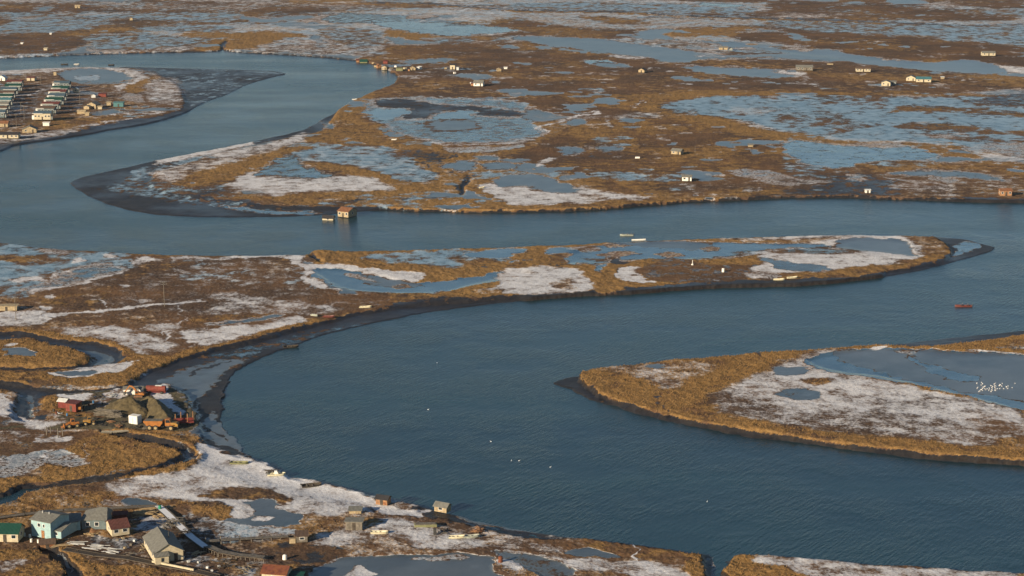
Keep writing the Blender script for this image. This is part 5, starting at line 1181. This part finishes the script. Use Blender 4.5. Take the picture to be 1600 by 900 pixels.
for x,y in ((-2.7,-1.0),(-.9,1.25),(1.0,-1.25),(2.8,1.0)): MB().box(x-.13,x+.13,y-.1,y+.1,1.27,3.9).build('stake', M['orangewall'], t)
for x in (-1.8,1.8):
    for y in (-1.0,1.0): wheel(t,x,y,.42,.42,.3,'steel')
boards('timber_pile',166,650,'long grey weathered timber pile in front of the gravel mound','timber',70,8.0,'greywood',1.3,-14,.08,41)
boards('pipe_pile',180,652,'upper grey timber stack at the right end of the pile','timber',40,5.0,'greywood',1.0,-12,.06,42)
boards('scrap_pile',186,668,'rusty brown scrap beside the white container','scrap',24,2.2,'orangewall',1.2,20,.9,43)
boards('scrap_pile',172,660,'rusty scrap in the shadow of the timber pile','scrap',18,2.0,'orangewall',1.0,50,.9,44)
boards('pallet',229,670,'flat pallet of planks behind the dump truck','pallet',10,2.4,'greywood',.7,0,.03,45)
boards('barrel_scrap',92,646,'pale scrap at the foot of the boxy red shed','scrap',8,1.6,'tarp',.8,30,.8,46)
heap('gravel_mound',[(190,636,2.8,5.2),(203,640,4.2,6.2),(220,646,2.2,4.4)],'large olive gravel mound left of the excavator',seed=3)
heap('gravel_ridge',[(231,630,2.4,3.2),(241,638,3.4,4.4),(250,648,3.4,4.4),(262,662,2.6,3.8)],'long olive gravel ridge behind the dump truck',seed=7)
walkway([(158,676),(176,675),(206,672)],2.6,'pale plank bridge over the grassy creek','.0' and .25,mt='cream',rail=(-1,),name='bridge',cat='bridge')
for i,(px,py,h_) in enumerate([(73,679,2.6),(91,683,2.9),(98,680,2.4),(79,676,2.2)]):
    m = MB().cyl((0,0,-.3),(0,0,h_),.16,.14,10); x,y,z = ground_at(px,py); o = m.build('wooden_post', M['greywood']); o.location=(x,y,z); tag(o,'short wooden post beside the gravel road','post','posts beside the gravel road')
# ================================================================== poles
pole(257,479,10.2,'tall utility pole standing in brown tundra left of centre',2,25)
pole(25,500,9.0,'leaning utility pole on snow beside the flat tan cabin',1,20)
pole(26,201,9.2,'utility pole at the village edge behind the dark roofed house',1,10)
pole(38,187,9.0,'utility pole between the two village rows, nearest the river',1,15)
pole(33,178,8.0,'utility pole between the two village rows, further from the river',1,15)
pole(125,163,9.0,'utility pole right of the right hand village row',1,15)
pole(64,133,8.0,'utility pole behind the far ends of the village rows',1,15)
pole(1086,238,4.0,'lone short post in brown tundra right of the tan cabin',0,0,.1,'wooden_post','post')
pole(433,290,4.0,'lone short post on the snowy point',0,0,.1,'wooden_post','post')
# ================================================================== cabins on the plain
house('cabin',10,486,'long flat tan cabin with snowy roof at the left edge','cabin',w=8,d=3.5,h=1.7,rh=.2,roof='flat',rf='tan',wall='tan',rot=3,nwin=0,door=True,lift=.15,side=0)
t = house('cabin',536,340,'tan cabin with orange rusty roof standing in shallow water','cabin',w=6.2,d=7.5,h=2.8,rh=1.4,ridge='x',rf='orangeroof',wall='tan',rot=-30,nwin=2,lift=.5,side=1,chim=True,dz=-.2)
t = house('hut',512,344,'small cream hut sunk in the river beside the tan cabin','hut',w=5.4,d=3,h=1.3,rh=1.1,ridge='x',rf='darkroof',wall='cream',rot=-12,nwin=1,door=False,lift=-.2,side=0,dz=-.1)
house('cabin',1073,284,'white square cabin on the plain above the far bank','cabin',w=5,d=4,h=2.2,rh=.8,ridge='x',rf='greyroof',wall='white',rot=-8,nwin=1,lift=.4,side=1)
house('cabin',1056,242,'tan gabled cabin alone in dark brown tundra','cabin',w=6,d=4.5,h=1.9,rh=1.2,ridge='x',rf='greyroof',wall='tan',rot=-28,nwin=1,lift=.3)
house('hut',1173,230,'tiny tan hut in brown tundra left of the blue marsh','hut',w=2.8,d=2.4,h=1.2,rh=.5,rf='greyroof',wall='tan',rot=0,nwin=0,door=False,lift=.2,side=0,parts=False)
house('hut',1356,302,'tiny pale hut on the muddy far bank','hut',w=2.6,d=2.2,h=1.5,rh=.3,rf='tarp',wall='white',rot=0,nwin=0,door=True,lift=.2,side=0)
house('cabin',1572,307,'bright orange cabin on the far bank at the right edge','cabin',w=5.8,d=4.5,h=2.6,rh=.9,ridge='x',rf='orangeroof',wall='orangewall',rot=0,nwin=2,lift=.3,side=1)
house('cabin',1002,114,'small tan cabin on the plain below the grey ponds','cabin',w=5,d=5,h=1.9,rh=1.2,ridge='y',rf='darkroof',wall='tan',rot=-25,nwin=0,lift=.4)
house('cabin',747,135,'white cabin with grey gable roof and small red lean-to','cabin',w=7,d=5.5,h=2.3,rh=1.8,ridge='x',rf='greyroof',wall='white',rot=-12,nwin=1,lift=.2)
house('shed',738,134,'small red brown shed touching the white gabled cabin','shed',w=2.4,d=2.6,h=1.6,rh=.4,rf='redroof',wall='orangewall',rot=-12,nwin=0,door=False,lift=.1,side=0,parts=False)
house('cabin',707,109,'tall narrow cream cabin right of the fish camp','cabin',w=4,d=3.4,h=3.4,rh=.4,roof='shed',rf='darkroof',wall='cream',rot=-10,nwin=0,lift=.3)
house('shed',715,110,'pale green outhouse beside the tall narrow cabin','shed',w=1.9,d=2.2,h=2.4,rh=.3,roof='shed',rf='greyroof',wall='tarp',rot=-10,nwin=0,door=False,lift=.2,side=0,parts=False)
house('hut',645,110,'rounded tan hut in the fish camp','hut',w=4.2,d=4,h=1.8,rh=1.1,ridge='y',rf='tan',wall='tan',rot=0,nwin=0,lift=.1,side=0)
house('hut',653,109,'white lean-to behind the rounded tan hut','hut',w=2.6,d=4,h=1.8,rh=.5,roof='shed',rf='white',wall='white',rot=-30,nwin=0,door=False,lift=.1,side=0,parts=False)
house('cabin',568,96,'green roofed cabin on the river bank corner','cabin',w=6,d=4,h=1.2,rh=1.6,ridge='x',rf='greenroof',wall='green',rot=0,nwin=0,door=False,lift=.2,side=0)
house('shed',559,95,'small orange shed left of the green roofed cabin','shed',w=2.6,d=3,h=1.7,rh=.7,ridge='x',rf='redroof',wall='orangewall',rot=0,nwin=0,door=False,lift=.2,side=0,parts=False)
house('shed',602,100,'pink red shed in the fish camp','shed',w=3.6,d=3,h=1.9,rh=.7,ridge='x',rf='redroof',wall='red',rot=-10,nwin=0,door=False,lift=.3,side=0,parts=False)
house('cabin',600,107,'olive tan cabin at the fish camp water edge','cabin',w=4.2,d=3.5,h=2.4,rh=.8,ridge='y',rf='greyroof',wall='tan',rot=-20,nwin=1,lift=.3)
house('shed',593,107,'orange and white striped shed tilting over the bank','shed',w=3.2,d=3,h=2.2,rh=1,ridge='y',rf='orangeroof',wall='orangewall',rot=25,nwin=0,door=False,lift=.2,side=0,parts=False)
house('shed',624,111,'low pale green shed in the fish camp','shed',w=5.2,d=3,h=1.9,rh=.3,roof='shed',rf='green',wall='green',rot=-4,nwin=0,door=False,lift=.1,side=0)
for i,(px,py,w_,mt_,lb) in enumerate([(583,98,2.2,'tan','tan net box on the bank left of the pink red shed'),(612,108,2.6,'greywood','grey drying rack box between cabin and green shed'),(634,108,2.4,'cream','cream box right of the low pale green shed'),(641,111,1.4,'orangewall','small orange box before the rounded hut'),(620,105,1.6,'white','small white box behind the low pale green shed'),(588,102,1.8,'tan','tan crate at the bank below the net box'),(698,108,1.3,'tan','tan box left of the tall narrow cream cabin'),(712,115,1.4,'white','white crate in front of the tall narrow cabin'),(738,131,1.2,'white','white box left of the white gabled cabin')]):
    box_stack('box',mt_,px,py,lb,'box',(w_,1.8,1.3),i*17)
house('shed',780,112,'pale weathered shack in the small camp right of the tall cabin','shed',w=3.2,d=3,h=1.7,rh=.8,ridge='y',rf='tan',wall='tan',rot=10,nwin=0,door=False,lift=.2,side=0,parts=False)
house('shed',790,108,'small white box shed at the right of the weathered shack','shed',w=2.6,d=2.2,h=1.2,rh=.2,roof='shed',rf='white',wall='white',rot=0,nwin=0,door=False,lift=.1,side=0,parts=False)
house('cabin',1130,78,'tan cabin on the icy shore between the far ponds','cabin',w=7.5,d=4,h=1.9,rh=.9,ridge='x',rf='greyroof',wall='tan',rot=-6,nwin=0,lift=.2)
house('shed',1142,79,'dark rounded shed beside the tan shore cabin','shed',w=2.8,d=3,h=1.6,rh=.9,ridge='y',rf='darkroof',wall='wallgrey',rot=0,nwin=0,door=False,lift=.1,side=0,parts=False)
house('cabin',1257,111,'long grey weathered cabin on the plain','cabin',w=13,d=6,h=2.6,rh=1.4,ridge='x',rf='greyroof',wall='greywood',rot=-4,nwin=3,lift=.4)
house('cabin',1349,113,'cream cabin with red brown roof on the plain','cabin',w=11,d=5.5,h=2.4,rh=1.3,ridge='x',rf='brownroof',wall='cream',rot=-3,nwin=4,lift=.5)
house('cabin',1384,135,'white cabin whose gable faces left, nearest of the three','cabin',w=6.5,d=6,h=2.6,rh=1.3,ridge='y',rf='greyroof',wall='cream',rot=-14,nwin=1,lift=.3)
house('cabin',1395,133,'grey lean-to behind the nearest white gabled cabin','shed',w=4.5,d=5,h=2.0,rh=.8,ridge='x',rf='greyroof',wall='wallgrey',rot=-14,nwin=0,door=True,lift=.3,side=0)
house('cabin',1423,127,'cream gabled cabin left of the teal roofed one','cabin',w=7,d=6,h=2.3,rh=1.6,ridge='y',rf='greyroof',wall='cream',rot=-20,nwin=1,lift=.3)
house('cabin',1443,129,'cream cabin with bright teal roof','cabin',w=11,d=6,h=2.3,rh=1.5,ridge='x',rf='tealroof',wall='cream',rot=-10,nwin=2,lift=.3)
house('hut',1473,124,'tiny pale hut right of the teal roofed cabin','hut',w=2.4,d=2,h=1.5,rh=.3,roof='shed',rf='tarp',wall='tan',rot=0,nwin=0,door=False,lift=.2,side=0,parts=False)
house('cabin',1545,88,'long cream cabin at far upper right beyond the pond','cabin',w=11,d=5.5,h=2.4,rh=1.2,ridge='x',rf='greyroof',wall='cream',rot=0,nwin=2,lift=.5)
box_stack('box','tan',1297,101,'low tan box on the plain between two long cabins','box',(5,1.6,.8),-6)
house('cabin',121,13,'pale tan cabin on dark tundra near the top edge','cabin',w=5.5,d=4,h=1.9,rh=1.2,ridge='x',rf='tan',wall='tan',rot=0,nwin=0,lift=.3)
house('hut',205,32,'small tan hut on the brown oval near the top','hut',w=3,d=3,h=1.9,rh=.8,ridge='y',rf='tan',wall='tan',rot=0,nwin=0,door=False,lift=.2,side=0,parts=False)
house('hut',71,79,'small cream hut on dark land across the upper left river','hut',w=3,d=3,h=1.6,rh=.4,roof='shed',rf='cream',wall='cream',rot=0,nwin=0,door=False,lift=.2,side=0,parts=False)
house('hut',34,69,'white scrap hut left of the cream hut across the river','hut',w=2,d=2,h=.9,rh=.3,roof='shed',rf='white',wall='white',rot=0,nwin=0,door=False,lift=.1,side=0,parts=False)
house('hut',79,54,'tiny white hut at the edge of the upper left ice','hut',w=1.8,d=2,h=1.0,rh=.3,roof='shed',rf='white',wall='white',rot=0,nwin=0,door=False,lift=.1,side=0,parts=False)
t = thing('barrel',996,248,'white barrel lying in brown tundra left of the tan gabled cabin','barrel',0); MB().cyl((-1.3,0,.6),(1.3,0,.6),.6,n=14).build('body', M['white'], t)
t = thing('drum',1130,425,'white drum on dark ground of the middle island','drum',0); MB().cyl((0,0,0),(0,0,1.6),.6,n=14).build('body', M['white'], t)
m = MB().cyl((0,0,0),(0,0,.5),.5,n=12); m.cyl((0,0,.5),(0,0,2.2),.12,n=8); x,y,z=ground_at(1082,414); o=m.build('marker_post', M['white']); o.location=(x,y,z); tag(o,'slim white marker post on the middle island','post')
# ================================================================== the village, upper left
vr = [(97,139,'blueroof'),(94.5,147,'greenroof'),(91.5,152.5,'redroof'),(87.5,158.5,'blueroof'),(83.5,165.5,'greenroof'),(79,172.5,'redroof'),(72.5,179.5,'brownroof'),(67,189,'blueroof')]
cn = {'blueroof':'blue grey','greenroof':'dark green','redroof':'red','brownroof':'brown','darkroof':'charcoal','tealroof':'teal','greyroof':'grey'}
order = ['first','second','third','fourth','fifth','sixth','seventh','eighth','ninth']
for i,(px,py,rf_) in enumerate(vr):
    px += rn.uniform(-1.2,1.2); py += rn.uniform(-.4,.4)
    t = house('house',px,py,'cream house with %s roof, %s from the far end of the right village row'%(cn[rf_],order[i]),w=11.0,d=6.0,h=4.2 if i==7 else 3.4,rh=1.1,ridge='x',rf=rf_,wall='cream' if i==7 else 'shadewall',rot=-3,nwin=4,lift=1.0,side=1,group='houses of the right village row',over=.5)  # shadow from the house in front is painted into these walls, except the nearest
    MB().box(-6.9,-5.52,-2.6,-.6,1.0,3.6).build('porch', M['white'], t)
    MB().box(-6.6,-1.0+(i%3)*1.5,-3.6,-3.5,(4.95 if i==7 else 4.15),(5.18 if i==7 else 4.38)).build('fascia', M['white'], t)
    MB().box(5.52,6.6,-2.6,-.8,1.0,3.0).build('porch', M['wallgrey'], t)
vl = [(22,137,'redroof'),(20,143.5,'greenroof'),(13,149,'blueroof'),(9,154.5,'brownroof'),(6,160,'greenroof'),(4,166,'tealroof'),(0,172.5,'greyroof'),(-3,179,'brownroof'),(-6,186,'blueroof')]
for i,(px,py,rf_) in enumerate(vl):
    t = house('house',px,py,'house with %s roof, %s from the far end of the left village row'%(cn[rf_],order[i]),w=11.0,d=6.0,h=3.4,rh=1.1,ridge='x',rf=rf_,wall='shadewall',rot=-3,nwin=3,lift=1.0,side=1,group='houses of the left village row',over=.5)  # walls darkened in colour for the shadow between the houses
    MB().box(-1.5-(i%3),6.5,-3.6,-3.5,4.12,4.32).build('fascia', M['white'], t)
    MB().box(5.52,6.6,-2.6,-.8,1.0,3.0).build('porch', M['wallgrey'], t)
house('house',48,127,'low cream house with snowy roof behind the village rows',w=6,d=5,h=2.2,rh=.6,ridge='x',rf='redroof',wall='cream',rot=-6,nwin=0,lift=.4,side=0)
house('house',2,127,'pale gabled house at the far left edge of the village',w=6,d=5,h=2.2,rh=1.8,ridge='y',rf='white',wall='white',rot=-10,nwin=0,lift=.4,side=0)
house('shed',118,145,'small cream shed right of the farthest right row house','shed',w=3.6,d=4,h=2.4,rh=1,ridge='y',rf='white',wall='cream',rot=0,nwin=1,door=False,lift=.3,side=0)
house('house',46,208,'tan gabled house near the village river bank',w=8.6,d=6,h=2.2,rh=1.9,ridge='y',rf='greyroofy',wall='tan',rot=6,nwin=1,lift=.2)
house('house',12,217,'long tan house with charcoal roof at the bank, left edge',w=13,d=6,h=2.2,rh=1.2,ridge='x',rf='darkroof',wall='cream',rot=0,nwin=4,lift=.4)
house('house',3,199,'tan house with orange roof at the left edge of the village',w=7.5,d=5,h=2.4,rh=1.2,ridge='x',rf='orangeroof',wall='tan',rot=0,nwin=1,lift=.2)
house('shed',72,197,'small white shed in front of the nearest right row house','shed',w=4,d=2.6,h=2.0,rh=.2,roof='shed',rf='white',wall='white',rot=0,nwin=0,door=False,lift=.1,side=0,parts=False)
house('shed',185,167,'teal box building on the village east side','shed',w=6.8,d=4,h=2.8,rh=.25,roof='shed',rf='teal',wall='teal',rot=-2,nwin=0,door=True,lift=.1,side=0)
house('shed',170,165,'small tan shed left of the teal box building','shed',w=3,d=3,h=2.1,rh=.3,roof='shed',rf='tan',wall='tan',rot=0,nwin=0,door=False,lift=.1,side=0,parts=False)
house('house',143,170,'grey tan workshop with gable roof east of the village',w=6.5,d=7,h=2.8,rh=1.6,ridge='y',rf='greyroofy',wall='tan',rot=-16,nwin=1,lift=.1)
house('shed',135,171,'low tan annex left of the workshop','shed',w=4,d=4,h=1.8,rh=.7,ridge='y',rf='greyroofy',wall='tan',rot=-16,nwin=0,door=False,lift=.1,side=0,parts=False)
house('shed',156,171,'small cream shed right of the workshop','shed',w=2.8,d=2.6,h=1.8,rh=.4,rf='tan',wall='cream',rot=0,nwin=0,door=False,lift=.1,side=0,parts=False)
house('shed',127,178,'long low pale shed in front of the workshop','shed',w=5.5,d=3.5,h=1.7,rh=.7,ridge='x',rf='tan',wall='tan',rot=-4,nwin=0,door=False,lift=.1,side=0)
house('shed',136,181,'little tan shed nearest the river below the workshop','shed',w=2.8,d=2.6,h=1.9,rh=.4,rf='tan',wall='tan',rot=0,nwin=0,door=False,lift=.1,side=0,parts=False)
house('shed',160,152,'bright red boxy shed behind the workshop','shed',w=5.4,d=4,h=2.2,rh=.5,ridge='x',rf='redroof',wall='red',rot=0,nwin=0,door=False,lift=.2,side=0)
house('shed',146,153,'small pale dome shed left of the bright red shed','shed',w=3,d=2.8,h=1.7,rh=.8,ridge='y',rf='tarp',wall='tarp',rot=0,nwin=0,door=False,lift=.1,side=0,parts=False)
boat(120,101,'white boat at the tip of the upper left sand bar',L=4.5,Wd=2,hull='white',rot=0,motor=False)
boat(101,101,'dark boat on the upper left shore beside the white one',L=6,Wd=2,hull='darkwood',rot=0,motor=False)
boat(174,102,'dark boat moored where the far bar turns, upper left',L=5,Wd=2,hull='darkwood',rot=0,motor=False)
box_stack('box','tan',86,118,'small tan hut like box left of the village pond','box',(2.2,1.6,2.6),0)
boards('driftwood',263,170,'dark driftwood at the village bank tip','driftwood',12,4,'darkwood',1.5,10,.8,51)
# ================================================================== birds
def bird_mesh():
    m = MB(); vs=[]; fs=[]
    prof = [(-.42,.02,.10),(-.32,.10,.14),(-.15,.17,.17),(.05,.19,.17),(.22,.14,.15),(.32,.08,.16),(.38,.05,.28),(.37,.04,.42),(.40,.045,.52),(.46,.05,.56),(.52,.03,.54),(.56,.012,.52)]
    for x,r,z in prof:
        for j in range(8):
            a = 2*math.pi*j/8; vs.append((x, math.cos(a)*r, max(0,z+math.sin(a)*r*.9)))
    for i in range(len(prof)-1):
        for j in range(8): fs.append((i*8+j,i*8+(j+1)%8,(i+1)*8+(j+1)%8,(i+1)*8+j))
    fs.append(tuple(range(8))[::-1]); fs.append(tuple(range((len(prof)-1)*8,len(prof)*8)))
    m.add(vs,fs); o = m.build('swan', M['feather'], smooth=True); return o
sw = bird_mesh(); used = False
pts = [(593,362),(688,345),(710,374),(683,400),(612,445),(603,468),(638,530),(655,515),(684,490),(713,505),(727,440),(755,424),(712,466),(760,475),(775,495),(803,472),(837,500),(847,462),(880,410),(898,450),(912,425),(912,465),(900,500),(880,528),(943,380),(962,366),(950,443),(965,467),(978,440),(962,415),(965,502),(1005,475),(1054,470),(1050,408),(1066,395),(1110,368),(1097,420),(1135,472),(1192,437),(1224,418),(1216,468),(1303,452),(1362,364)]
for zx,zy in pts:
    px,py = 1480+zx/12.858, 570+zy/12.858
    o = sw if not used else sw.copy()
    if used: COL.objects.link(o)
    used = True
    x,y,z = ground_at(px,py+1); o.location=(x,y,z); o.rotation_euler=(0,0,rn.uniform(0,6.28)); s_=rn.uniform(.55,.8); o.scale=(s_,s_,s_)
    tag(o,'white swan resting on the frozen pond of the right island','swan','white swans resting on the frozen pond')
for px,py in [(669,640),(767,690),(799,720),(811,720),(860,730),(1105,784),(683,567)]:
    o = sw.copy(); COL.objects.link(o); o.name = 'gull'; x,y = unproj(px,py,0); o.location=(x,y,-.03); o.scale=(.65,.65,.6); o.rotation_euler=(0,0,rn.uniform(0,6.28))
    tag(o,'white bird floating alone on the wide near river','bird','white birds on the near river')

# ================================================================== clutter of the work yard
def tyre(px,py,label,rot=0):
    x,y,z = ground_at(px,py); m = MB(); n=18; vs=[]; fs=[]
    for i in range(n):
        a=2*math.pi*i/n
        for j in range(8):
            b=2*math.pi*j/8; r=.62+.22*math.cos(b); vs.append((math.cos(a)*r,math.sin(a)*r,.2+.2*math.sin(b)))
    for i in range(n):
        for j in range(8): fs.append((i*8+j,((i+1)%n)*8+j,((i+1)%n)*8+(j+1)%8,i*8+(j+1)%8))
    m.add(vs,fs); o=m.build('tyre', M['tyre'], smooth=True); o.location=(x,y,z+.02); return tag(o,label,'tyre','old tyres in the work yard')
for px,py in [(158,664),(163,666),(150,655),(121,650),(216,668),(193,660),(236,652)]: tyre(px,py,'old black tyre lying on the gravel of the work yard')
for i,(px,py) in enumerate([(84,643),(88,647),(105,650),(122,640),(139,634),(146,630),(160,632)]):
    m = MB().cyl((0,0,0),(0,0,.88),.3,n=12); m.cyl((0,0,.28),(0,0,.32),.32,n=12); m.cyl((0,0,.58),(0,0,.62),.32,n=12); x,y,z=ground_at(px,py); o=m.build('fuel_drum', M[['steel','rustroof','bluebox'][i%3]]); o.location=(x,y,z)
    tag(o,'%s fuel drum in the yard around the boxy red shed'%['dark','rusty','blue'][i%3],'drum','fuel drums around the red shed')
boards('scrap_pile',148,622,'loose dark scrap on snow between red shed and excavator','scrap',20,2.6,'darkwood',3.0,0,.9,61)
boards('scrap_pile',176,618,'pale snowy scrap left of the excavator','scrap',14,2.6,'tarp',2.0,0,.8,62)
boards('plank_pile',226,856,'scattered planks left of the big cream house','planks',14,2.2,'tan',2.6,0,.9,63)
boards('plank_pile',200,868,'weathered planks on the slope before the big cream house','planks',12,3.0,'greywood',2.2,-10,.5,64)
boards('scrap_pile',352,884,'dark mixed scrap between the tubs and the rusty roofed house','scrap',26,1.8,'darkwood',3.4,0,.9,65)
boards('scrap_pile',382,892,'tan scrap wood left of the rusty roofed house','scrap',16,1.6,'tan',2.4,0,.9,66)
boards('driftwood',690,830,'pale driftwood on the snowy grass beside the dark tank','driftwood',10,2.4,'greywood',2.0,0,.6,67)
